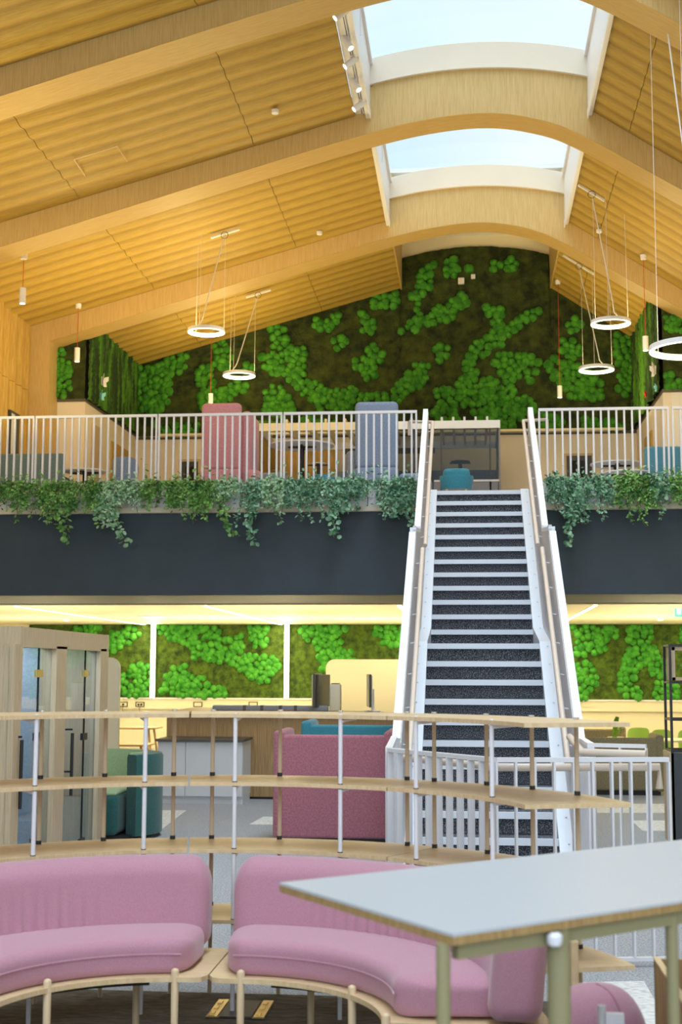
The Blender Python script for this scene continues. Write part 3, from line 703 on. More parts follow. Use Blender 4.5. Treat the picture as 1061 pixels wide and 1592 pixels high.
PL = [(8, 792, 20, 'leaf', 0, 0, 'at the very left edge, short dark strands'), (38, 815, 16, 'leaf', 0, 0, 'second from the left edge, with a drooping grey tip'),
 (76, 846, 18, 'leaf', 1, 26, 'left, with a pale leafy tip swinging right below the teal bench'), (112, 828, 16, 'leaf', 0, 0, 'just right of the long pale tipped plant at left'),
 (150, 822, 18, 'leaf', 0, 0, 'below the small side table at left'), (178, 851, 18, 'leaf_pale', 1, 38, 'below the grey chair, its long pale strand sweeping right'),
 (210, 800, 15, 'leaf_pale', 0, 0, 'short and frosted, right of the grey chair'), (242, 800, 14, 'leaf', 0, 0, 'small and short, well left of the pink sofa'),
 (277, 812, 13, 'leaf', 0, 0, 'narrow with two hanging tufts, left of the pink sofa'), (305, 815, 14, 'leaf', 0, 0, 'under the left edge of the pink high-backed sofa'),
 (330, 838, 16, 'leaf', 1, 20, 'light green, beneath the pink high-backed sofa'), (356, 792, 14, 'leaf_pale', 0, 0, 'short and grey-green under the pink sofa cushion'),
 (392, 852, 18, 'leaf_blue', 1, 8, 'blue-green with the longest strand, right of the pink sofa'), (428, 820, 14, 'leaf_pale', 0, 0, 'grey and wispy, under the large round table'),
 (462, 815, 15, 'leaf_blue', 0, 0, 'just right of the upper table pedestal'), (488, 815, 14, 'leaf_blue', 0, 0, 'with a thin grey tail, between round table and blue-grey sofa'),
 (522, 838, 17, 'leaf_blue', 1, -4, 'with a yellowish tail, left of the blue-grey sofa'), (560, 800, 15, 'leaf_blue', 0, 0, 'short, under the left part of the blue-grey sofa'),
 (604, 834, 18, 'leaf_blue', 1, 34, 'with big round leaves curling right, under the blue-grey sofa'), (636, 822, 12, 'leaf_blue', 0, 0, 'narrow, immediately left of the staircase'),
 (864, 800, 12, 'leaf_blue', 0, 0, 'small, immediately right of the staircase'), (898, 854, 16, 'leaf_blue', 1, 3, 'with big leaves and a very long strand, right of the staircase'),
 (934, 815, 15, 'leaf_blue', 0, 0, 'bushy, below the right round table'), (970, 820, 15, 'leaf', 0, 0, 'green with two tails, left of the petrol blue bench'),
 (998, 822, 13, 'leaf', 0, 0, 'narrow with a pointed tail, under the edge of the petrol bench'), (1022, 810, 12, 'leaf_blue', 0, 0, 'short, under the petrol blue bench'), (1050, 806, 14, 'leaf', 0, 0, 'at the right edge of the picture')]
for u, ve, w, m, big, du, lab in PL: trailing(u, ve, w, 'trailing balcony plant '+lab, m, bool(big), du)

# ================================================================== ceiling fittings
def pendant(ur, vr, uc, v0, v1, label, Y=None):
    p = on_ceiling(ur, vr) if Y is None else at(ur, vr, Y); q = at(uc, v1, p.y); q0 = at(uc, v0, p.y); h = q0.z-q.z
    t = thing('pendant_lamp', label, 'pendant', (p.x, p.y, q.z)); m = MB(); m.lathe([(.045, 0), (.05, .004), (.05, h), (.01, h+.004)], 20); m.build('shade', 'white', t, smooth=40)
    m = MB(); m.lathe([(.03, -.002), (.042, -.002), (.042, .003)], 16); m.build('lens', 'spotlens', t)
    m = MB(); m.tube([(0, 0, h), (0, 0, p.z-q.z)], .005, 5); m.build('cable', 'red', t)
    m = MB(); m.lathe([(.05, p.z-q.z-.05), (.055, p.z-q.z+.03)], 16); m.build('ceiling_rose', 'white', t, smooth=40)
    l = bpy.data.lights.new('pendant_spot', 'SPOT'); l.energy = 45; l.color = WARM; l.spot_size = 1.6; l.spot_blend = .6; l.shadow_soft_size = .04
    o = bpy.data.objects.new('pendant_spot', l); COL.objects.link(o); o.location = (p.x, p.y, q.z-.01)
pendant(37, 398, 36, 448, 472, 'white cylinder pendant on red cable, leftmost under the ceiling', 19.6)
pendant(122, 475, 121, 541, 562, 'white cylinder pendant on red cable in front of the left moss panel')
pendant(329, 520, 328, 612, 634, 'white cylinder pendant on red cable just above the pink high-backed sofa')
pendant(868, 438, 870, 600, 618, 'white cylinder pendant on red cable low before the moss wall, right of centre')
pendant(1001, 399, 1003, 523, 545, 'white cylinder pendant on red cable before the right side moss strip')
def ring(uc, vc, ur, vr, wpx, label, Y=None, barl=.5):
    p = on_ceiling(uc, vc) if Y is None else at(uc, vc, Y); c = at(ur, vr, p.y); R = wpx/2*p.y/FPX
    t = thing('ring_light', label, 'ring light', (c.x, c.y, c.z)); n = 48
    m = MB(); prof = [(R, -.02), (R, .035), (R-.035, .035), (R-.035, -.02)]
    vs = []; fs = []
    for j in range(n):
        a = 2*PI*j/n; vs += [(r*math.cos(a), r*math.sin(a), z) for r, z in prof]
    for j in range(n):
        for k in range(4): fs.append((j*4+k, ((j+1) % n)*4+k, ((j+1) % n)*4+(k+1) % 4, j*4+(k+1) % 4))
    m.add(vs, fs); m.build('ring', 'white', t, smooth=50)
    m = MB(); vs = []; fs = []; prof = [(R-.003, -.021), (R-.032, -.021), (R-.032, -.026), (R-.003, -.026)]
    for j in range(n):
        a = 2*PI*j/n; vs += [(r*math.cos(a), r*math.sin(a), z) for r, z in prof]
    for j in range(n):
        for k in range(4): fs.append((j*4+k, ((j+1) % n)*4+k, ((j+1) % n)*4+(k+1) % 4, j*4+(k+1) % 4))
    m.add(vs, fs)
    vs = []; fs = []; prof = [(R-.035, .02), (R-.038, .02), (R-.038, -.02), (R-.035, -.02)]
    for j in range(n):
        a = 2*PI*j/n; vs += [(r*math.cos(a), r*math.sin(a), z) for r, z in prof]
    for j in range(n):
        for k in range(4): fs.append((j*4+k, ((j+1) % n)*4+k, ((j+1) % n)*4+(k+1) % 4, j*4+(k+1) % 4))
    m.add(vs, fs); m.build('diffuser', 'lamp', t, smooth=50)
    d = p-c
    for a in (.3, 2.4, 4.5):
        m = MB(); e = Vector((R*math.cos(a)*.95, R*math.sin(a)*.95, .03)); top = Vector((e.x*.97+d.x*.05, e.y*.97, panel_z(c.x+e.x)-c.z))
        m.tube([e, top], .0035, 4); m.build('suspension_wire', 'cable', t)
    m = MB(); s0 = Vector((d.x, d.y, d.z-.03)); e = Vector((-R*.25, -R*.9, .04)) if d.x > 0 else Vector((R*.25, -R*.9, .04))
    m.tube([s0, s0.lerp(e, .45)+Vector((.0, -.03, -.1)), s0.lerp(e, .85)+Vector((d.x*.05, -.03, -.1)), e+Vector((.05 if d.x > 0 else -.05, 0, .06)), e], .009, 6); m.build('power_cable', 'cable', t, smooth=60)
    m = MB(); sl = .275 if c.x < 0 else -.665; k = barl/2/math.sqrt(1+sl*sl)
    m.beam((d.x-k, d.y, d.z-k*sl-.02), (d.x+k, d.y, d.z+k*sl-.02), .05, .03); m.build('ceiling_bar', 'white', t)
    m = MB(); m.tube([(d.x+.06*math.cos(a), d.y-.03, d.z-.06+.06*math.sin(a)) for a in [2*PI*i/12 for i in range(12)]], .005, 5, closed=True); m.build('cable_coil', 'charcoal', t)
    l = bpy.data.lights.new('ring_glow', 'POINT'); l.energy = 38; l.color = WARM; l.shadow_soft_size = .3
    o = bpy.data.objects.new('ring_glow', l); COL.objects.link(o); o.location = (c.x, c.y, c.z+.15)
ring(350, 361, 321, 515, 60, 'left ring light, the larger and higher of the two at left')
ring(402, 455, 372, 583, 52, 'small ring light above the round table, lower of the two at left')
ring(920, 298, 950, 502, 62, 'ring light before the right wood ceiling, upper of the two right of the stairs')
ring(900, 410, 928, 574, 55, 'small ring light low before the moss wall, right of the staircase', barl=.7)
ring(1037, 33, 1076, 542, 130, 'large ring light cut off by the right edge', Y=14.95, barl=.8)
for u, v, lab in ((428, 172, 'flat oval ceiling sensor on the large left wood panel'), (497, 361, 'small round ceiling sensor left of the second skylight'), (932, 358, 'small round ceiling sensor right of the second skylight')):
    p = on_ceiling(u, v); t = thing('ceiling_sensor', lab, 'sensor', (p.x, p.y, p.z-.05)); m = MB(); m.lathe([(.03, 0), (.05, .01), (.05, .06)], 16); m.build('housing', 'white', t, smooth=40)
    m = MB(); m.lathe([(.015, -.004), (.02, .002)], 10); m.build('lens', 'cream', t)
# track spots along the left edge of the first skylight
t = thing('spotlight_track', 'white lighting track along the left edge of the nearest skylight', 'lighting track', (XS0-.12, 17, 7.96))
m = MB(); m.box(XS0-.215, XS0-.06, B[2][1], B[3][0], 8.0, 8.06); m.build('mounting_plate', 'white', t, world=True)
m = MB(); m.box(XS0-.13, XS0-.09, B[2][1]+.1, B[3][0]-.1, 7.965, 8.0); m.build('rail', 'white_metal', t, world=True)
m = MB(); m.box(XS0-.115, XS0-.105, B[2][1]+.1, B[3][0]-.1, 7.962, 7.966); m.build('slot', 'black', t, world=True)
sl = ['frontmost', 'second', 'middle', 'fourth', 'rearmost']
for i, (u, v) in enumerate(((536, 22), (545, 68), (551, 98), (558, 133), (563, 165))):
    p = az(u, v, 7.86); y = p.y; t = thing('spotlight', '%s white spotlight on the track beside the skylight' % sl[i], 'spotlight', (XS0-.11, y, 7.96))
    s = -1 if i % 2 == 0 else .55; d = Vector((s*.8, -.2, -.7)).normalized(); c = Vector((0, 0, -.09))
    m = MB(); m.tube([c-d*.10, c+d*.10], .045, 16); m.build('lamp_head', 'white', t, smooth=40)
    m = MB(); m.tube([c+d*.0995, c+d*.103], .036, 16); m.build('lens', 'spotlens', t); m = MB(); m.tube([(0, 0, .01), (0, 0, -.08)], .012, 8); m.build('stem', 'white', t)
    l = bpy.data.lights.new('track_spot', 'SPOT'); l.energy = 60; l.color = WARM; l.spot_size = 1.2; l.spot_blend = .5; l.shadow_soft_size = .03
    o = bpy.data.objects.new('track_spot', l); COL.objects.link(o); o.location = Vector((XS0-.11, y, 7.96))+c+d*.12; o.rotation_euler = d.to_track_quat('-Z', 'Y').to_euler()
# added warm area lamps without fixtures, washing the wood ceiling from below
for (x, y, z, p) in ((-5.6, 21.4, 3.6, 120), (-2.6, 21.6, 3.4, 110), (3.6, 21.4, 3.4, 80), (-4.5, 26.2, 4.9, 55), (2.2, 26.0, 4.8, 30)):
    area('wood_ceiling_fill', (x, y, z), (PI, 0, 0), 1.6, .4, p, WARM)
for (x, y, z, p) in ((-6.4, 15.5, 3.0, 140), (-3.2, 13.0, 1.6, 60), (4.2, 15.5, 3.0, 60)):
    area('hall_ceiling_fill', (x, y, z), (PI, 0, 0), 2.4, 1.2, p, WARM)  # more added lamps without fixtures, for the wood ceiling over the hall
# sensors and butterflies on moss
for u, v, s, lab in ((717.5, 437, .13, 'white square speaker on the moss wall under the arch'), (736, 430, .09, 'smaller white sensor right of the square speaker on the moss wall')):
    p = at(u, v, YB-.15); t = thing('wall_speaker' if s > .1 else 'wall_sensor', lab, 'speaker' if s > .1 else 'sensor', (p.x, p.y, p.z-s/2)); m = MB(); m.rbox(-s/2, s/2, -.04, .04, 0, s, .01, 2); m.build('housing', 'white', t)
    m = MB(); m.box(-s*.35, s*.35, -.045, -.04, s*.15, s*.85); m.build('grille', 'cream', t)
def butterfly(u, v, X, s, m, lab):
    p = ax(u, v, X); t = thing('butterfly', lab, 'butterfly', tuple(p))
    for k in (-1, 1):
        a = MB(); q = [(0, 0, 0), (.02, k*.30, .30), (.05, k*.62, .42), (.06, k*.60, .10), (.03, k*.38, -.08), (.04, k*.45, -.38), (.02, k*.20, -.42), (0, k*.04, -.2)]
        sg = -1 if X > 0 else 1
        vs = [(sg*(abs(k*y)*.5+.02)*s, y*s, z*s) for x, y, z in q]; vs += [(x+.008, y, z) for x, y, z in vs]; n = len(q)
        a.add(vs, [tuple(range(n)), tuple(range(n, 2*n))[::-1]]+[(i, (i+1) % n, n+(i+1) % n, n+i) for i in range(n)]); a.build('wing', m, t)
    a = MB(); a.tube([(0, 0, -.3*s), (0, 0, .3*s)], .03*s, 6); a.build('body', m, t)
butterfly(158, 592, -6.9, .26, 'white', 'white paper butterfly on the left hanging moss'); butterfly(156, 615, -6.9, .20, 'cyan', 'pale blue butterfly below the white one at left')
butterfly(1020, 575, 3.3, .26, 'white', 'white butterfly on the right hanging moss strip'); butterfly(1022, 603, 3.3, .14, 'cyan', 'pale blue butterfly below the white one at right')
butterfly(1006, 613, 3.3, .13, 'redb', 'red butterfly on the right hanging moss strip')

# ================================================================== upper floor furniture
def highback(u0, u1, vt, Y, m, seatm, label, seat_right):
    a = at(u0, vt, Y); b = at(u1, vt, Y); w = b.x-a.x; H = a.z-ZU
    t = thing('high_back_sofa', label, 'sofa', (a.x, Y, ZU)); g = MB(); g.rbox(0, w, 0, .14, .5, H, .09, 5); g.build('backrest', m, t, smooth=60)
    g = MB(); g.rbox(0, w, .0, .16, .28, .53, .06, 4); g.build('lower_back', m, t, smooth=60)
    g = MB(); g.rbox(w-.12 if seat_right else 0, w+.0 if seat_right else .12, .1, .85, .45, H-.12, .05, 4)
    g.build('side_wing', m, t, smooth=60)
    g = MB(); g.rbox(.02, w-.02, .1, .85, .25, .46, .06, 4); g.build('seat', seatm, t, smooth=60)
    for x in (.06, w-.06):
        for y in (.08, .78): g = MB(); g.tube([(x, y, 0), (x, y, .28)], .018, 8); g.build('leg', 'leg_wood', t)
    return t, a, w, H
t, a, w, H = highback(313, 375, 626, 18.7, 'pink_up', 'pink_up', 'pink high-backed booth sofa seen from behind, left of the round table', True)
g = MB(); g.rbox(w-.02, w+.13, .12, .9, .25, H-.10, .06, 4); g.build('side_wing', 'pink_up', t, smooth=60)
g = MB(); g.rbox(w+.02, w+.30, .0, .6, .18, .52, .12, 5); g.build('bolster', 'pink_up', t, smooth=60)
t, a, w, H = highback(552, 619, 624, 18.7, 'bluegrey', 'grey_felt', 'blue-grey high-backed booth sofa seen from behind, left of the stair top', False)
g = MB(); g.rbox(-.14, .04, .1, .5, .35, .78, .07, 4); g.build('armrest', 'grey_felt', t, smooth=60)
g = MB(); g.rbox(w+.0, w+.45, .1, .7, .15, .45, .07, 4); g.build('seat', 'bluegrey', t, smooth=60)
def round_table(cx_, v, u0, u1, Y, label, top='white', dbl=False):
    a = at(u0, v, Y); b = at(u1, v, Y); R = (b.x-a.x)/2; c = (a.x+b.x)/2; h = a.z-ZU
    t = thing('round_table', label, 'table', (c, Y, ZU)); g = MB(); g.lathe([(R-.01, h-.018), (R, h-.010), (R, h+.004), (R-.006, h+.008)], 40); g.build('tabletop', top, t, smooth=40)
    g = MB(); g.tube([(0, 0, .02), (0, 0, h-.02)], .035, 14); g.build('pedestal', 'black', t, smooth=40)
    g = MB(); g.box(-.2, .2, -.03, .03, h-.04, h-.018); g.box(-.03, .03, -.2, .2, h-.04, h-.018); g.build('support_plate', 'black', t)
    g = MB(); g.lathe([(R*.45, 0), (R*.45, .012), (.04, .025)], 28); g.build('base', 'black', t, smooth=30)
    return t
round_table(0, 693, 420, 520, 19.3, 'large round white-topped table on a black pedestal beside the pink high-backed sofa')
round_table(0, 722, 918, 1000, 20.0, 'round white table near the right edge behind the railing', dbl=True)
round_table(0, 736, 936, 1012, 18.6, 'lower second round white table at right, nearer the railing')
round_table(0, 733, 100, 165, 18.9, 'round white table between the teal bench and the grey chair at left')
round_table(0, 718, 701, 731, 25.9, 'small dark round table inside the glazed pod behind the stairs', 'black')
round_table(0, 721, 484, 508, 24.0, 'tiny round side table seen under the large table', 'grey_top')
def bench(u0, u1, vt, Y, m, label, dep=.6):
    a = at(u0, vt, Y); b = at(u1, vt, Y); w = b.x-a.x; H = a.z-ZU; t = thing('bench_seat', label, 'bench', (a.x, Y, ZU))
    g = MB(); g.rbox(0, w, 0, .12, .08, H, .035, 4); g.build('backrest', m, t, smooth=60); g = MB(); g.rbox(.0, w, .1, dep, .22, .45, .04, 4); g.build('seat', m, t, smooth=60)
    for x in (.08, w-.08): g = MB(); g.tube([(x, .3, 0), (x, .3, .25)], .02, 8); g.build('leg', 'black', t)
bench(-60, 98, 706, 18.6, 'teal_grey', 'long teal-grey upholstered bench back behind the railing at far left')
bench(1003, 1110, 694, 18.4, 'teal_bench', 'petrol blue high bench back at the right edge of the balcony')
def tub(u0, u1, vt, Y, m, label, zf=ZU, hb=None, legs=True):
    a = at(u0, vt, Y); b = at(u1, vt, Y); R = (b.x-a.x)/2; H = a.z-zf; t = thing('tub_chair', label, 'chair', ((a.x+b.x)/2, Y+R*.8, zf))
    g = MB(); vs = []; fs = []; n = 25; prof = [(.80, .20), (.88, H*.45), (1.0, H-.03), (.97, H), (.86, H), (.80, H-.05), (.70, .42), (.70, .20)]
    for i in range(n):
        an = PI+PI*(i/(n-1)); an = math.radians(175)+math.radians(190)*i/(n-1)
        drop = 1-.18*abs((i/(n-1)-.5)*2)**3
        vs += [(R*r*math.cos(an), R*.85*r*math.sin(an), z*(drop if z > .4 else 1)) for r, z in prof]
    k = len(prof)
    for i in range(n-1):
        for j in range(k): fs.append((i*k+j, (i+1)*k+j, (i+1)*k+(j+1) % k, i*k+(j+1) % k))
    fs += [tuple(range(k))[::-1], tuple((n-1)*k+j for j in range(k))]
    g.add(vs, fs); g.build('backrest', m, t, smooth=60); g = MB(); g.rbox(-R*.78, R*.78, -R*.62, R*.6, .25, .44, .06, 4); g.build('seat', m, t, smooth=60)
    for x in (-1, 1):
        for y in (-1, 1): g = MB(); g.tube([(x*R*.5, y*R*.45, .26), (x*R*.62, y*R*.55, 0)], .015, 8); g.build('leg', 'leg_wood', t)
    return t
tub(683, 737, 738, 18.3, 'teal', 'small teal tub chair at the head of the staircase')
tub(170, 212, 710, 18.6, 'bluegrey', 'pale-edged blue-grey shell chair behind the railing, left of the pink sofa')
tub(398, 445, 738, 18.5, 'grey_felt', 'low grey tub chair under the large round table, next to the pink sofa')
tub(478, 520, 738, 18.7, 'teal', 'low teal tub chair under the large round table, right side')
# glazed pod behind the stair head
yp0, yp1 = 25.0, 27.3; pa = at(400, 662, yp0); pb = at(778, 662, yp0); zt_ = at(600, 656, yp0).z; zb_ = at(600, 668, yp0).z
t = thing('meeting_pod', 'grey glazed meeting pod with a slatted open top behind the staircase head', 'pod', ((pa.x+pb.x)/2, yp0, ZU))
split = at(560, 660, yp0).x
g = MB(); g.box(pa.x, split, yp0-.04, yp0+.06, zb_, zt_); g.build('top_beam', 'cream_board', t, world=True)
g = MB(); g.box(split, pb.x, yp0-.04, yp0+.06, zb_, zt_); g.build('top_beam', 'nosing', t, world=True)
g = MB(); g.box(pb.x-.06, pb.x, yp0, yp1, zb_, zt_); g.box(pa.x, pa.x+.06, yp0, yp1, zb_, zt_); g.box(pa.x, pb.x, yp1-.06, yp1, zb_, zt_); g.build('top_frame', 'white_metal', t, world=True)
k = 0
for u in (445, 478, 506, 536, 566, 590, 612, 640, 662, 687, 705, 722.5, 740, 758):
    x = at(u, 656, yp0).x; g = MB(); g.box(x-.02, x+.02, yp0+.07, yp1-.06, zt_-.08, zt_+.09); g.build('roof_slat', 'white_metal' if u > 540 else 'cream_board', t, world=True)
wx = at(430, 660, yp0).x
g = MB(); g.box(pa.x, pa.x+.03, yp0, yp1, ZU, zb_); g.box(pa.x, wx+.9, yp1-.05, yp1, ZU, zb_); g.build('side_wall', 'panel_wall', t, world=True)
g = MB(); g.box(pb.x-.03, pb.x, yp0, yp1, ZU, zb_); g.build('side_wall', 'grey_felt', t, world=True)
g = MB(); g.box(wx+.9, pb.x-.03, yp1-.05, yp1, ZU, zb_-.45); g.build('back_wall', 'bluegrey', t, world=True)
g = MB(); g.box(at(675, 700, yp0).x, pb.x-.05, yp0, yp0+.05, ZU, at(700, 749, yp0).z); g.build('low_panel', 'grey_felt', t, world=True)
g = MB(); g.box(at(675, 700, yp0).x, pb.x-.03, yp0-.01, yp0+.06, at(700, 749, yp0).z, at(700, 747, yp0).z+.01); g.build('sill', 'white_metal', t, world=True)
g = MB(); g.box(split+.3, pb.x-.05, yp0+.01, yp0+.02, at(700, 749, yp0).z, zb_); g.build('glass_pane', 'glass_grey', t, world=True)
for u in (556, 645, 686, 762):
    x = at(u, 660, yp0).x; g = MB(); g.box(x-.015, x+.015, yp0-.0, yp0+.04, ZU, zb_); g.build('mullion', 'charcoal', t, world=True)
g = MB(); g.box(at(520, 700, yp0).x, at(672, 700, yp0).x, yp1-.10, yp1-.06, at(600, 698, yp1).z, zb_-.1); g.build('dark_valance', 'charcoal', t, world=True)

# ================================================================== ground floor, behind
# twin glazed booth
BX = -3.38; by0, by1 = 10.0, 12.5; bt = .31
t = thing('glass_booth', 'twin oak-framed phone booth with glass doors at left', 'booth', (BX-.6, 11.2, ZF))
g = MB(); g.box(BX-1.1, BX+.014, by0-.012, by0+.05, ZF, bt+.014); g.build('end_wall', 'booth_wood', t, world=True)
g = MB(); g.box(BX-1.1, BX+.014, by1-.05, by1+.012, ZF, bt+.014); g.build('end_wall', 'booth_wood', t, world=True)
g = MB(); g.box(BX-1.15, BX-1.1, by0, by1, ZF, bt); g.build('back_wall', 'booth_felt', t, world=True)
g = MB(); g.box(BX-1.1, BX, by0, by1, bt-.05, bt+.01); g.build('roof', 'booth_wood', t, world=True)
def yb(u): return ax(u, 1100, BX).y
ym = (yb(84)+yb(100))/2
g = MB(); g.box(BX-1.1, BX-.05, ym-.05, ym+.05, ZF, bt-.05); g.build('partition', 'booth_felt', t, world=True)
for a_, b_ in ((by0, yb(19)), (yb(84), yb(100)), (yb(153), by1)):
    g = MB(); g.box(BX-.12, BX+.012, a_, b_, ZF, bt-.12); g.build('post', 'booth_wood', t, world=True)
g = MB(); g.box(BX-.12, BX+.012, by0, by1, bt-.14, bt+.012); g.build('head_rail', 'booth_wood', t, world=True)
for i, (a_, c_, b_) in enumerate(((yb(19), yb(65), yb(84)), (yb(100), yb(137), yb(153)))):
    g = MB(); g.box(BX-.04, BX-.03, a_, c_-.008, ZF+.02, bt-.14); dr = g.build('glass_door', 'glass_booth', t, world=True)
    g = MB(); yh = a_+.12; g.tube([(BX+.04, yh, ax(28, 1256, BX).z if i == 0 else ax(109, 1235, BX).z), (BX+.04, yh, ax(28, 1150, BX).z if i == 0 else ax(109, 1139, BX).z)], .014, 8)
    for zz in (-.85, -.5): g.tube([(BX-.04, yh, zz), (BX+.04, yh, zz)], .009, 6)
    g.build('door_handle', 'black', dr, world=True)
    g = MB(); g.box(BX-.04, BX-.03, c_+.008, b_, ZF+.02, bt-.14); g.build('glass_pane', 'glass_booth', t, world=True)
    g = MB(); g.box(BX-.042, BX-.028, c_-.008, c_+.008, ZF+.02, bt-.14); g.build('glass_seal', 'black', t, world=True)
    for vv in (1047, 1145, 1309):
        zz = at(65 if i == 0 else 137, vv, c_).z; g = MB(); g.box(BX-.045, BX-.02, c_-.07, c_+.07, zz-.03, zz+.03); g.build('hinge', 'brass' if vv < 1100 else 'black', t, world=True)
    g = MB(); g.rbox(BX-1.0, BX-.4, b_-.45, b_-.08, ZF, ZF+.42, .03, 3); g.build('booth_seat', 'cab_white', t, world=True, smooth=60)
    g = MB(); g.box(BX-.95, BX-.5, a_+.1, a_+.6, ZF+.72, ZF+.75); g.box(BX-.8, BX-.7, a_+.3, a_+.4, ZF, ZF+.72); g.build('booth_table', 'cab_white', t, world=True)
    g = MB(); g.box(BX-1.09, BX-1.05, a_, b_, ZF, ZF+.7); g.build('wainscot', 'booth_wood', t, world=True)
for _y in ((by0+ym)/2, (by1+ym)/2): area('booth_fill', (BX-.55, _y, bt-.07), (0, 0, 0), .7, .7, 15, (.80, .90, 1))  # added area lamps that brighten the inside of each booth
# cream screens
def screen(u0, u1, vt, Y, label, round_left=False):
    a = at(u0, vt, Y); b = at(u1, vt, Y); w = b.x-a.x; H = a.z-ZF; t = thing('partition_screen', label, 'screen', (a.x, Y, ZF)); g = MB(); r = .14; pts = []
    if round_left: pts += [(r*(1-math.cos(q)), H-r+r*math.sin(q)) for q in [PI/2*i/6 for i in range(7)]]+[(w, H), (w, .1), (0, .1)]
    else: pts += [(0, H)]+[(w-r+r*math.sin(q), H-r+r*math.cos(q)) for q in [PI/2*i/6 for i in range(7)]]+[(w, .1), (0, .1)]
    g.prism_y(pts, 0, .05); g.build('screen_panel', 'cream_board', t)
    for x in (.1, w-.1): g = MB(); g.box(x-.03, x+.03, -.15, .2, 0, .1); g.build('foot', 'white', t)
screen(507, 660, 1025, 22.0, 'large cream partition screen with rounded corner behind the counter, beside stairs', True)
screen(140, 187, 1022, 17.6, 'narrow cream partition screen with rounded corner beside the glass booth')
# reception counter
ct = at(300, 1106, 17.2).z; cx0 = at(258, 1200, 17.2).x; cx1 = -.75
t = thing('reception_counter', 'walnut slatted reception counter behind the white cabinets', 'counter', ((cx0+cx1)/2, 17.3, ZF))
g = MB(); g.box(cx0, cx1, 17.2, 17.25, ZF+.03, ct-.03); g.build('front_panel', 'counter_wood', t, world=True)
g = MB(); g.box(cx0, cx0+.05, 17.25, 19.0, ZF+.03, ct-.03); g.build('side_panel', 'counter_wood', t, world=True)
g = MB(); g.box(cx0, cx1, 17.23, 17.27, ZF, ZF+.04); g.build('plinth', 'black', t, world=True)
g = MB(); g.box(cx0-.03, cx1, 17.12, 17.75, ct-.03, ct); g.box(cx0-.03, cx0+.5, 17.75, 19.05, ct-.03, ct); g.build('worktop', 'counter_wood', t, world=True)
# side desk left of it
a = at(222, 1120, 19.2)
p0 = at(331, 1104, 17.4); p1 = at(511, 1104, 17.4)
t = thing('desk_divider', 'long low grey fabric divider lying on the reception counter', 'divider', ((p0.x+p1.x)/2, 17.4, ct))
w = (p1.x-p0.x); g = MB(); g.rbox(-w/2, w/2, -.05, .05, 0, .075, .02, 3); g.build('cushion', 'grey_felt', t, smooth=60)
for k in (-.22, -.07, .09, .22): g = MB(); g.box(w*k-.02, w*k+.02, -.052, .052, .002, .077); g.build('strap', 'cab_top', t)
# white cabinet unit
c0 = at(243, 1250, 16.45); c1 = at(376, 1250, 16.45); cz = at(300, 1149, 16.45).z
t = thing('storage_cabinet', 'low white three-door cabinet unit with dark top before the walnut counter', 'cabinet', ((c0.x+c1.x)/2, 16.45, ZF)); W_ = c1.x-c0.x
g = MB(); g.box(c0.x, c1.x, 16.49, 17.1, ZF+.09, cz-.03); g.build('body', 'cab_white', t, world=True)
g = MB(); g.box(c0.x, c1.x, 16.51, 17.05, ZF, ZF+.09); g.build('plinth', 'cab_white', t, world=True)
g = MB(); g.box(c0.x-.02, c1.x+.02, 16.42, 17.12, cz-.03, cz); g.build('worktop', 'cab_top', t, world=True)
for i in range(3):
    g = MB(); g.box(c0.x+W_*i/3+.004, c0.x+W_*(i+1)/3-.004, 16.465, 16.49, ZF+.095, cz-.035); g.build('door', 'cab_white', t, world=True)
# monitors on counter
def monitor(u, vt, vb, Y, rz, label, dz=0):
    a = at(u, vb, Y); b = at(u, vt, Y); h = b.z-a.z; t = thing('monitor', label, 'monitor', (a.x, Y, ct if Y < 18.5 else a.z), rz)
    g = MB(); g.rbox(-.27, .27, -.015, .015, h*.12, h, .008, 2); g.build('screen', 'cab_top', t); g = MB(); g.rbox(-.26, .26, .015, .028, h*.14, h*.97, .006, 2); g.build('back_cover', 'cream_board', t)
    g = MB(); g.tube([(0, .05, .01), (0, .05, h*.6)], .02, 8); g.build('stand', 'white', t); g = MB(); g.rbox(-.1, .1, -.06, .14, 0, .015, .006, 2); g.build('foot', 'white', t)
monitor(494, 1045, 1104, 17.5, math.radians(86), 'leftmost computer monitor seen edge-on at the end of the counter')
monitor(503, 1047, 1104, 17.6, math.radians(80), 'second computer monitor edge-on, right behind the leftmost one')
monitor(574, 1046, 1104, 17.55, math.radians(-82), 'computer monitor seen edge-on nearest the staircase')
t = thing('desktop_cabinet', 'small pale pedestal standing on the counter beside the edge-on monitors', 'cabinet', (at(522, 1100, 17.5).x, 17.5, ct)); g = MB(); g.rbox(-.07, .07, -.1, .1, 0, .35, .02, 3); g.build('housing', 'cream_board', t, smooth=60); g = MB(); g.rbox(-.05, .05, -.08, .08, .35, .36, .004, 2); g.build('lid', 'cab_top', t)
# wooden table and chair in the distance
def small_table(u, v, Y, w, label, m='counter_wood'):
    a = at(u, v, Y); h = a.z-ZF; t = thing('wooden_table', label, 'table', (a.x, Y, ZF)); g = MB(); g.rbox(-w/2, w/2, -.3, .3, h-.03, h, .01, 2); g.build('tabletop', m, t)
    for x in (-1, 1):
        for y in (-1, 1): g = MB(); g.tube([(x*w*.35, y*.2, h-.03), (x*w*.45, y*.25, 0)], .02, 8); g.build('leg', m, t)
small_table(207, 1130, 23.0, .9, 'wooden table with splayed legs in the lit room beyond the left screen')
small_table(200, 1156, 21.0, .7, 'lower wooden stool table in front of the splayed leg table')
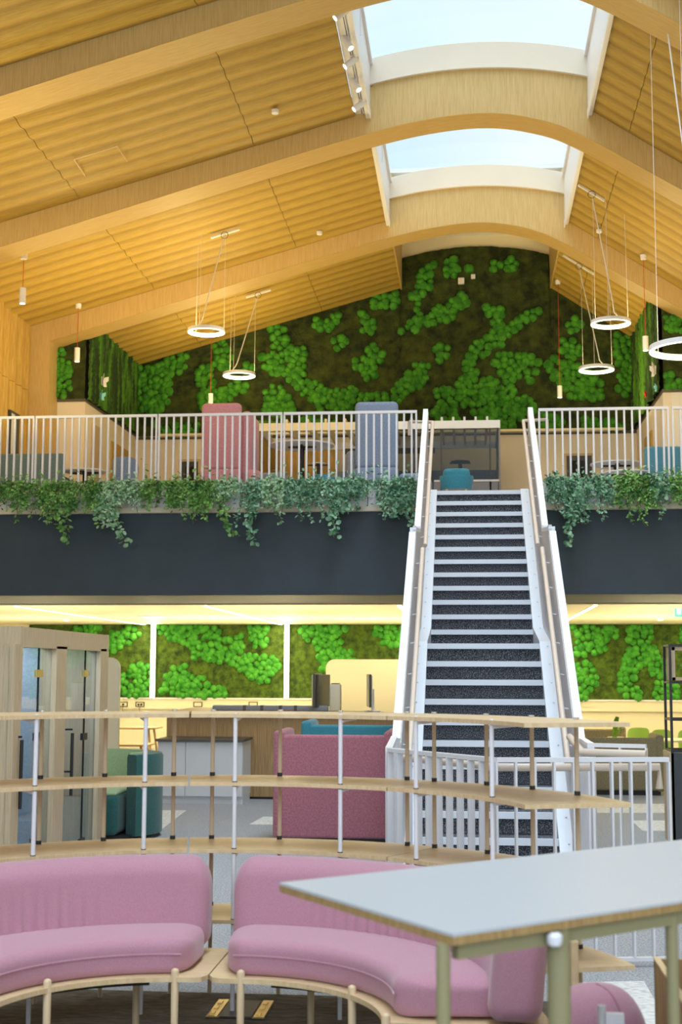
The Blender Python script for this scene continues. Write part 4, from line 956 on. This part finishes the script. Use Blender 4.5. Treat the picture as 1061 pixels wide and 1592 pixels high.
# green armchair
t = thing('armchair', 'bottle green curved armchair with sage inside, beside the booth', 'armchair', (-3.62, 13.3, ZF))
def arcshell(r0, r1, z0, z1, a0, a1, n=24, top=.03):
    m = MB(); vs = []; fs = []; prof = [(r0, z0), (r0, z1-top), (r0+top*.5, z1), (r1-top*.5, z1), (r1, z1-top), (r1, z0)]
    for i in range(n):
        an = math.radians(a0+(a1-a0)*i/(n-1)); vs += [(r*math.cos(an), r*math.sin(an), z) for r, z in prof]
    k = len(prof)
    for i in range(n-1):
        for j in range(k): fs.append((i*k+j, (i+1)*k+j, (i+1)*k+(j+1) % k, i*k+(j+1) % k))
    fs += [tuple(range(k))[::-1], tuple((n-1)*k+j for j in range(k))]; m.add(vs, fs); return m
arcshell(.44, .60, .04, .80, -42, 150).build('outer_shell', 'green_dark', t, smooth=50)
arcshell(.41, .445, .40, .815, -38, 148, top=.01).build('inner_lining', 'green_light', t, smooth=50)
g = MB(); g.rbox(-.50, .28, -.46, .30, .05, .43, .05, 4); g.build('seat_base', 'green_dark', t, smooth=60)
g = MB(); g.rbox(-.48, .26, -.44, .30, .42, .455, .015, 3); g.build('seat_cushion', 'green_light', t, smooth=60)
g = MB(); g.box(-.5, .4, -.42, .4, 0, .05); g.build('plinth', 'black', t)
p = (-3.68, 13.05, ZF+.457); t = thing('magazine', 'open magazine lying on the seat of the green armchair', 'magazine', p, .2); g = MB(); g.box(-.14, 0, -.1, .1, 0, .006); g.build('left_pages', 'white', t); g = MB(); g.box(0, .14, -.1, .1, 0, .009); g.build('right_pages', 'cab_white', t)
# pink and blue lounge sofas
def backsofa(u0, u1, vt, Y, H0, m, label, dep=.75, lean=0, zf=ZF, plinth='black'):
    a = at(u0, vt, Y); b = at(u1, vt, Y); w = b.x-a.x; H = a.z-zf; t = thing('sofa', label, 'sofa', (a.x, Y, zf))
    g = MB(); g.rbox(0.03, w-.03, 0.0, .12, .06, H-.02, .03, 4); g.build('backrest', m, t, smooth=60)
    for x in (0, w-.11): g = MB(); g.rbox(x, x+.11, -.012, dep, .05, H+.02, .04, 4); g.build('armrest', m, t, smooth=60)
    g = MB(); g.rbox(.1, w-.1, .1, dep, .08, .44, .05, 4); g.build('seat', m, t, smooth=60)
    g = MB(); g.box(.05, w-.05, .05, dep-.05, 0, .06); g.build('plinth', plinth, t); return t
backsofa(425, 615, 1139, 12.8, 0, 'pink_dark', 'rose pink high sofa seen from behind, left of the stair foot')
backsofa(468, 632, 1124, 14.6, 0, 'teal', 'teal blue sofa partly hidden behind the rose pink sofa')
backsofa(890, 1033, 1144, 18.3, 0, 'olive_fab', 'olive tweed sofa seen from behind, right of the staircase')
backsofa(880, 974, 1131, 21.0, 0, 'olive_fab', 'second olive sofa further back, right of the staircase')
tub(977, 1012, 1131, 23.5, 'lime_fab', 'lime green tub chair between olive sofa and steel shelving', ZF)
tub(1014, 1046, 1134, 23.0, 'lime_fab', 'lime green tub chair just left of the black steel shelving', ZF)
tub(1056, 1090, 1134, 22.5, 'lime_fab', 'lime green tub chair at the right edge behind steel shelving', ZF)
a = at(1030, 1149, 21.0); t = thing('long_table', 'pale yellow table top among the lime chairs at right', 'table', (a.x+.4, 21.0, ZF)); h = a.z-ZF
g = MB(); g.rbox(-1.0, .9, -.35, .35, h-.03, h, .01, 2); g.build('tabletop', 'cream_board', t)
for x in (-.9, .8):
    for y in (-.25, .25): g = MB(); g.box(x-.02, x+.02, y-.02, y+.02, 0, h-.03); g.build('leg', 'black', t)
a = at(955, 1132, 20.8); t = thing('potted_plant', 'small plant with one tall olive leaf on the back of the olive sofas', 'plant', (a.x, 20.6, ZF)); h = a.z-ZF
g = MB(); g.lathe([(.09, 0), (.12, h-.12), (.11, h-.12), (.09, h-.14)], 14); g.build('pot', 'cream_board', t, smooth=40)
g = MB(); g.add([(-.05, 0, h-.15), (.02, 0, h-.15), (.06, .01, h+.17), (.01, .0, h+.18), (-.03, -.01, h+.1), (0, .03, h)], [(0, 1, 5), (1, 2, 5), (2, 3, 5), (3, 4, 5), (4, 0, 5)]); g.build('leaf', 'moss_lime', t)
g = MB(); g.add([(.03, 0, h-.1), (.12, 0, h+.04), (.13, .02, h+.06), (.06, 0, h+.03)], [(0, 1, 2, 3)]); g.build('leaf', 'moss_lime', t)
# steel shelving at the right with moss box and cabinet
sy0, sy1 = 13.3, 13.68; sx = at(1044, 1100, sy0).x; zt2 = at(1044, 1003, sy0).z; zc = at(1044, 1171, sy0).z
t = thing('steel_shelving', 'black steel shelving frame holding a lime moss box above a dark cabinet, right edge', 'shelving', (sx+.5, sy0, ZF))
for x in (sx, sx+1.0):
    for y in (sy0, sy1): g = MB(); g.box(x-.012, x+.012, y-.012, y+.012, ZF, zt2); g.build('post', 'black', t, world=True)
for z in (zt2, at(1044, 1061, sy0).z, at(1044, 1119, sy0).z, zc+.02):
    g = MB()
    for x in (sx, sx+1.0): g.box(x-.01, x+.01, sy0, sy1, z-.01, z+.01)
    for y in (sy0, sy1): g.box(sx, sx+1.0, y-.01, y+.01, z-.01, z+.01)
    g.build('shelf_rail', 'black', t, world=True)
zz0, zz1 = at(1044, 1058, sy0).z, at(1044, 1006, sy0).z
g = MB(); g.box(sx+.02, sx+.98, sy0+.01, sy1-.02, zz0, zz0+.03); g.box(sx+.02, sx+.98, sy0+.01, sy1-.02, zz1-.03, zz1); g.box(sx+.015, sx+.05, sy0+.01, sy1-.02, zz0, zz1); g.box(sx+.95, sx+.985, sy0+.01, sy1-.02, zz0, zz1); g.build('planter_box', 'booth_wood', t, world=True)
g = MB()
for i in range(60):
    px = sx+.08+.85*random.random(); pz = zz0+.06+(zz1-zz0-.12)*random.random(); s = random.uniform(.03, .05)
    g.add([(px+x*s, sy0+.08+y*s, pz+z*s) for x, y, z in _hemi], _hf)
g.build('lime_moss', 'moss_lime', t, world=True, smooth=60, kind='stuff')
g = MB(); g.box(sx-.012, sx+1.0, sy0-.012, sy1+.012, ZF, zc); g.build('cabinet', 'charcoal', t, world=True)
g = MB(); g.box(sx-.03, sx-.012, sy0-.01, sy1+.02, ZF, zc+.01); g.build('cabinet_side', 'booth_wood', t, world=True)

# ================================================================== stair-foot guard
ZG = -.478
def guard_run(t, p, q, wood=False, every=.098, zt=ZG):
    p = Vector((p[0], p[1], 0)); q = Vector((q[0], q[1], 0)); L = (q-p).length; d = (q-p)/L; nrm = Vector((-d.y, d.x, 0)); rz = math.atan2(d.y, d.x)
    m = MB(); m.beam((p.x, p.y, zt-.012), (q.x, q.y, zt-.012), .045, .024); m.build('top_rail', 'white_metal', t, world=True)
    m = MB(); m.beam((p.x, p.y, ZF+.04), (q.x, q.y, ZF+.04), .03, .02); m.build('bottom_rail', 'white_metal', t, world=True)
    n = max(1, int(L/every))
    for i in range(n+1):
        c = p+d*(L*i/n); m = MB(); mx = Matrix.Translation(c) @ Matrix.Rotation(rz, 4, 'Z'); m.box(-.006, .006, -.022, .022, ZF+(.0 if i in (0, n) else .05), zt-.024, mx); m.build('baluster', 'white_metal', t, world=True)
t = thing('stair_guard', 'white barred guard wrapping the stair foot, nearer the camera', 'railing', (.1, 7.8, ZF))
guard_run(t, (-.56, 10.12), (-.51, 8.6)); guard_run(t, (-.50, 8.55), (.125, 7.70)); guard_run(t, (.14, 7.69), (1.10, 7.85))
m = MB(); m.tube([(-.42, 8.55, ZG-.06), (.17, 7.78, ZG-.06), (1.06, 7.93, ZG-.06), (1.06, 7.93, ZG-.18)], .022, 10); m.build('handrail', 'beige_rail', t, world=True, smooth=50)
t = thing('stair_guard', 'short white barred guard with wooden handrail running right from the stair foot', 'railing', (.9, 9.25, ZF))
guard_run(t, (.80, 10.0), (.80, 9.33)); guard_run(t, (.82, 9.30), (1.15, 9.2), every=.16)
m = MB(); m.tube([(.72, 10.15, ZG-.0), (.74, 9.30, ZG-.06), (1.14, 9.14, ZG-.06)], .026, 10); m.build('handrail', 'beige_rail', t, world=True, smooth=50)

# ================================================================== curved shelving unit
C0 = Vector((-1.08, 5.2, 0)); RF, RB = 1.38, 1.82
LV = [-1.18, -.85, -.535, -.21]
su = thing('shelving_unit', 'curved open shelving unit of oak boards on white and tan poles behind the pink sofas', 'shelving', (-1.08, 6.8, ZF))
def pol(c, r, a): return (c[0]+r*math.cos(math.radians(a)), c[1]+r*math.sin(math.radians(a)))
secs = [(143.6, 185), (101.6, 143.2), (59.6, 101.2), (17.6, 59.2)]
for z in LV:
    for a0, a1 in secs:
        n = 7; fr = [pol(C0, RF-.02, a0+(a1-a0)*i/n) for i in range(n+1)]; bk = [pol(C0, RB, a0+(a1-a0)*i/n) for i in range(n+1)]
        m = MB(); m.prism(fr+bk[::-1], z-.018, z); m.build('shelf_board', 'shelf_wood', su, world=True)
for i, (u, v) in enumerate(((48, 1221.3), (224.6, 1216), (368, 1214), (538.6, 1218), (659.5, 1225.3), (794.8, 1238.2), (-90, 1236))):
    p = az(u, v, -.535); d = Vector((p.x, p.y, 0))-C0; d = d.normalized()*(RF-.005); p = C0+d
    m = MB(); m.tube([(p.x, p.y, ZF), (p.x, p.y, -.205)], .0105, 10); q = m.build('front_pole', 'white_metal', su, world=True, smooth=40)
    for z in LV[:3]: m = MB(); m.tube([(p.x, p.y, z-.022), (p.x, p.y, z+.004)], .0125, 10); m.build('collar', 'black', q, world=True)
    m = MB()
    for z in LV:
        m.beam((p.x, p.y, z-.03), (p.x+d.x*.12, p.y+d.y*.12, z-.022), .02, .012)
    m.build('bracket', 'white_metal', q, world=True)
for i, (u, v) in enumerate(((61.6, 1210.7), (162.4, 1207.6), (270, 1205.7), (330, 1206.4), (436, 1206.4), (533, 1208), (634, 1212.8), (677, 1215), (772, 1219.6), (852.6, 1226), (933, 1235), (-45, 1216))):
    p = az(u, v, -.535); d = Vector((p.x, p.y, 0))-C0; d = d.normalized()*(1.765); p = C0+d
    m = MB(); m.tube([(p.x, p.y, ZF), (p.x, p.y, -.203)], .0105, 10); q = m.build('back_pole', 'tan', su, world=True, smooth=40)
    for z in LV[:3]: m = MB(); m.tube([(p.x, p.y, z), (p.x, p.y, z+.018)], .0135, 10); m.build('collar', 'black', q, world=True)
    m = MB(); m.tube([(p.x, p.y, -.208), (p.x, p.y, -.20)], .014, 10); m.build('cap', 'chrome', q, world=True)

# ================================================================== pink curved sofas
def sweep(C, a0, a1, prof, n=56, endr=.10, wr=None, tail=.0):
    """sweep a closed (r,z) section round an arc, with rounded ends"""
    k = len(prof); rc = sum(p[0] for p in prof)/k; zc = sum(p[1] for p in prof)/k; Rm = rc; arc = abs(math.radians(a1-a0))*Rm
    ts = []; ne = 8
    for i in range(ne): q = PI/2*i/ne; ts.append((endr*(1-math.cos(q)), math.sin(q)))
    mid = [(endr+(arc-2*endr)*i/n, 1) for i in range(n+1)]
    ts = ts+mid+[(arc-x, s) for x, s in ts[::-1]]
    vs = []; fs = []
    for s, sc in ts:
        an = math.radians(a0)+math.radians(a1-a0)*s/arc
        f = .35+.65*sc if sc < 1 else 1
        if sc < 1e-6: f = .30
        for r, z in prof:
            rr = rc+(r-rc)*f; zz = zc+(z-zc)*(f if z > zc else (.5+.5*f))
            if wr: rr -= wr(an, zz)
            vs.append((C[0]+rr*math.cos(an), C[1]+rr*math.sin(an), zz))
    for i in range(len(ts)-1):
        for j in range(k): fs.append((i*k+j, (i+1)*k+j, (i+1)*k+(j+1) % k, i*k+(j+1) % k))
    fs += [tuple(range(k))[::-1], tuple((len(ts)-1)*k+j for j in range(k))]
    m = MB(); m.add(vs, fs); return m
def rrect(r0, r1, z0, z1, rad_t, rad_b=.03, seg=6, crown=.0):
    pts = []
    for (cx_, cz_, a, rad) in ((r1-rad_t, z1-rad_t, 0, rad_t), (r0+rad_t, z1-rad_t, 90, rad_t), (r0+rad_b, z0+rad_b, 180, rad_b), (r1-rad_b, z0+rad_b, 270, rad_b)):
        for i in range(seg+1):
            q = math.radians(a+90*i/seg); pts.append((cx_+rad*math.cos(q), cz_+rad*math.sin(q)))
    if crown:
        out = []
        for i, p in enumerate(pts):
            out.append(p)
            if i == seg:
                for f in (.25, .5, .75): out.append((pts[seg][0]+(pts[seg+1][0]-pts[seg][0])*f, z1+crown*math.sin(PI*f)))
        pts = out
    return pts
def sofa(C, a0, a1, pa0, pa1, legs, label, wc, plate_poly_extra):
    t = thing('curved_sofa', label, 'sofa', (C[0], C[1], ZF)); Ri, Ro = .685, 1.13
    pr = rrect(Ri, Ro, -1.268, -1.122, .05, .035, crown=.008); sweep(C, a0, a1, pr, endr=.11).build('seat_cushion', 'pink', t, world=True, smooth=70)
    # piping round the front edge
    n = 40; pts = [Vector((C[0]+(Ri-.001)*math.cos(math.radians(a0+(a1-a0)*(.03+.94*i/n))), C[1]+(Ri-.001)*math.sin(math.radians(a0+(a1-a0)*(.03+.94*i/n))), -1.185)) for i in range(n+1)]
    e = 1 if a1 > a0 else -1
    s = t; m = MB(); m.tube(pts, .0045, 6); m.build('piping', 'pink', t, world=True, smooth=60)
    # backrest, leaning outwards, with pleats
    prof = []
    for i, (r, z) in enumerate(rrect(1.03, 1.225, -1.25, -.838, .085, .05, 8)): prof.append((r+(z+1.15)*.10, z))
    # subdivide long vertical sides so the pleats can follow
    P2 = []
    for i in range(len(prof)):
        p, q = prof[i], prof[(i+1) % len(prof)]; P2.append(p)
        L = math.hypot(q[0]-p[0], q[1]-p[1])
        if L > .1:
            for f in range(1, 6): P2.append((p[0]+(q[0]-p[0])*f/6, p[1]+(q[1]-p[1])*f/6))
    def wr(an, z):
        x = math.degrees(an); w = math.exp(-((x-wc)/13)**2); zf = max(0, min(1, (-.93-z)/.2)); return w*zf*.007*(math.sin(x*2.05)+.5*math.sin(x*3.3+1))
    sweep(C, a0, a1 if a1 > a0 else a1-8, P2, n=150, endr=.10, wr=wr).build('backrest', 'pink', t, world=True, smooth=70)
    n = 24; xs_ = -1.104 if C[0] < -1.1 else -1.098; sg_ = -1 if C[0] < -1.1 else 1
    fr = [(xs_, C[1]+.70), (xs_+sg_*.02, C[1]+.655), (xs_+sg_*.05, C[1]+.64)]+[pol(C, .64, pa0+(pa1-pa0)*i/n) for i in range(n+1)]; bk = [(xs_, C[1]+1.20), (xs_+sg_*.03, C[1]+1.25)]+[pol(C, 1.25, pa0+(pa1-pa0)*i/n) for i in range(n+1)]
    m = MB(); m.prism(fr+bk[::-1], -1.288, -1.268); m.build('base_board', 'shelf_wood', t, world=True)
    m = MB(); n = 12; q0, q1 = pa0+(pa1-pa0)*.12, pa0+(pa1-pa0)*.88; m.prism([pol(C, .78, q0+(q1-q0)*i/n) for i in range(n+1)]+[pol(C, 1.0, q0+(q1-q0)*i/n) for i in range(n+1)][::-1], -1.33, -1.288); m.build('under_frame', 'black', t, world=True)
    for (u, v) in legs:
        d = az(u, v, -1.235) - Vector((C[0], C[1], 0)); an = math.degrees(math.atan2(d.y, d.x)); x, y = pol(C, .655, an)
        m = MB(); zt = -1.235; m.tube([(x, y, ZF), (x, y, zt-.012), (x, y, zt-.004), (x, y, zt)], .017, 12, radii=[.014, .017, .014, .006]); m.build('leg', 'leg_wood', t, world=True, smooth=60)
    for an in (pa0+(pa1-pa0)*.15, (pa0+pa1)/2, pa0+(pa1-pa0)*.85):
        x, y = pol(C, 1.2, an); m = MB(); m.tube([(x, y, ZF), (x, y, -1.27)], .016, 10); m.build('leg', 'leg_wood', t, world=True, smooth=60)
    return t
CL = (-1.19, 5.1); CRr = (-.97, 5.1)
sofa(CL, 89.5, 182, 92, 185, ((93, 1527), (268, 1512)), 'left curved pink wool sofa on an oak base, cut off by the left edge', 128, 0)
sofa(CRr, 95.0, 3, 92, 0, ((371, 1512), (520, 1536), (597, 1575)), 'right curved pink wool sofa on an oak base, partly behind the grey table', 58, 0)
# floor boxes
t = thing('floor_socket', 'dark floor socket with brass ends in the brown carpet under the sofas', 'floor socket', (-1.10, 6.62, ZF+.004))
g = MB(); g.box(-.14, .14, -.17, .17, 0, .004); g.build('frame', 'black', t)
g = MB(); g.box(-.075, .075, -.16, .16, .004, .008); g.build('lid', 'charcoal', t)
for sx_ in (-1, 1):
    x0_, x1_ = sorted((sx_*.085, sx_*.135)); g = MB(); g.box(x0_, x1_, -.165, .165, .004, .009); q_ = g.build('end_plate', 'brass', t)
    for k in (-.1, 0, .1): g = MB(); g.box(x0_+.008, x1_-.02, k-.03, k+.02, .009, .014); g.build('latch', 'brass', q_)

# ================================================================== right foreground
ZT = -.50
q = [az(435, 1372, ZT), az(705, 1452, ZT), az(1061, 1400, ZT), az(1061, 1290, ZT)]
A_, B_, C_ = q[0], q[1], q[2]; e1 = (C_-B_).normalized(); L1 = 1.9
e2 = (A_-B_); e2 = e2-e1*e2.dot(e1); A2 = B_+e2
t = thing('high_table', 'blurred pale grey high table in the right foreground on olive posts', 'table', (B_.x+.5, B_.y+.6, ZF))
c0_, c1_, c2_, c3_ = A_, B_, B_+e1*L1, A_+e1*L1
m = MB(); m.prism([(v.x, v.y) for v in (c0_, c1_, c2_, c3_)], ZT-.006, ZT); m.build('tabletop', 'grey_top', t, world=True)
m = MB(); m.prism([(v.x, v.y) for v in (c0_, c1_, c2_, c3_)], ZT-.022, ZT-.006); m.build('table_edge', 'ply_edge', t, world=True)
inn = e2.normalized()*.03
m = MB(); a = B_+inn+e1*.03; b = B_+inn+e1*(L1-.05); m.beam((a.x, a.y, ZT-.04), (b.x, b.y, ZT-.04), .02, .03); m.build('under_rail', 'olive_tube', t, world=True)
def leg_at(u, off=.03, r=.014):
    best = min(((abs((Vector(((B_+e1*s+inn).x, (B_+e1*s+inn).y, 0)).x/(B_+e1*s+inn).y)-(at(u, 1480, 1).x)), s) for s in [i*.01 for i in range(0, 190)]))
    p = B_+e1*best[1]+e2.normalized()*off; return p
for u, r in ((690, .014), (870, .024), (1046, .014)):
    p = leg_at(u); m = MB(); m.tube([(p.x, p.y, ZF), (p.x, p.y, ZT-.022)], r, 14); m.build('leg', 'olive_tube', t, world=True, smooth=40)
for s in (.05, .9, 1.8):
    p = A_+e1*s-e2.normalized()*.04; m = MB(); m.tube([(p.x, p.y, ZF), (p.x, p.y, ZT-.022)], .014, 12); 
    if s > .5: m.build('leg', 'olive_tube', t, world=True, smooth=40)
p = leg_at(845, .0); m = MB(); m.lathe([(.012, 0), (.016, .006), (.016, .02), (.01, .026)], 12, (p.x, p.y, ZT-.052)); m.build('bolt', 'white_metal', t, world=True, smooth=40)
# pale oak post and small end cushion
p = at(891, 1480, 4.9); t = thing('oak_post', 'upright pale oak board end standing right behind the thick table post', 'post', (p.x, p.y, ZF)); m = MB(); m.rbox(-.013, .013, -.10, .10, 0, at(891, 1455, 4.9).z-ZF, .004, 2); m.build('board', 'shelf_wood', t); m = MB(); m.box(-.012, .012, -.12, .12, 0, .01); m.build('foot', 'black', t)
p = at(930, 1536, 4.2); t = thing('pouf', 'rounded pink pouf with a seam at the bottom right', 'pouf', (p.x, 4.25, ZF)); H = p.z-ZF; m = MB(); prof = [(.02, 0), (.13, .01), (.155, .08)]+[(.155*math.cos(a)**.7 if a < 1.55 else .004, H-.20+.20*math.sin(a)) for a in [PI/2*i/12 for i in range(13)]]
m.lathe(prof, 32); m.build('cushion', 'pink', t, smooth=60); m = MB(); m.tube([(.158*math.cos(a)**.7*(.5) if a < 1.55 else 0, -.158*math.cos(a)**.7*.87 if a < 1.55 else 0, H-.20+.201*math.sin(a)) for a in [PI/2*i/12 for i in range(13)]], .003, 5); m.build('seam', 'pink', t)
# wooden crate and pole at the edge
a = at(1017, 1490, 4.7); b = at(1040, 1565, 3.9)
t = thing('wooden_crate', 'open brown wooden crate at the bottom right edge behind the table leg', 'crate', (a.x+.25, 4.3, ZF)); zt3 = a.z
bx = a.x; y0_, y1_ = 3.7, 4.7
m = MB(); m.box(bx, bx+.015, y0_, y1_, -1.45, zt3); m.build('side_board', 'counter_wood', t, world=True)
m = MB(); m.box(bx-.002, bx+.018, y0_, y1_, zt3, zt3+.006); m.build('board_edge', 'shelf_wood', t, world=True)
m = MB(); m.box(bx, bx+.6, y1_-.015, y1_, -1.45, zt3); m.build('end_board', 'counter_wood', t, world=True)
m = MB(); m.box(bx+.585, bx+.6, y0_, y1_, -1.45, zt3); m.build('side_board', 'counter_wood', t, world=True)
m = MB(); m.box(bx, bx+.6, y0_, y1_, -1.47, -1.45); m.build('base_board', 'counter_wood', t, world=True)
for x in (bx+.04, bx+.56):
    for y in (y0_+.05, y1_-.05): m = MB(); m.tube([(x, y, ZF), (x, y, -1.47)], .014, 8); m.build('foot', 'black', t, world=True)
p = at(922, 1556, 4.0); t = thing('metal_pole', 'short lilac-grey pole with a white clamp beside the pink pouf', 'pole', (p.x+.02, 3.95, ZF)); m = MB(); m.tube([(0, 0, 0), (0, 0, p.z-ZF)], .012, 12); m.build('tube', 'lilac', t, smooth=40); m = MB(); m.box(.01, .06, -.012, .012, p.z-ZF-.05, p.z-ZF-.02); m.build('clamp', 'white_metal', t)
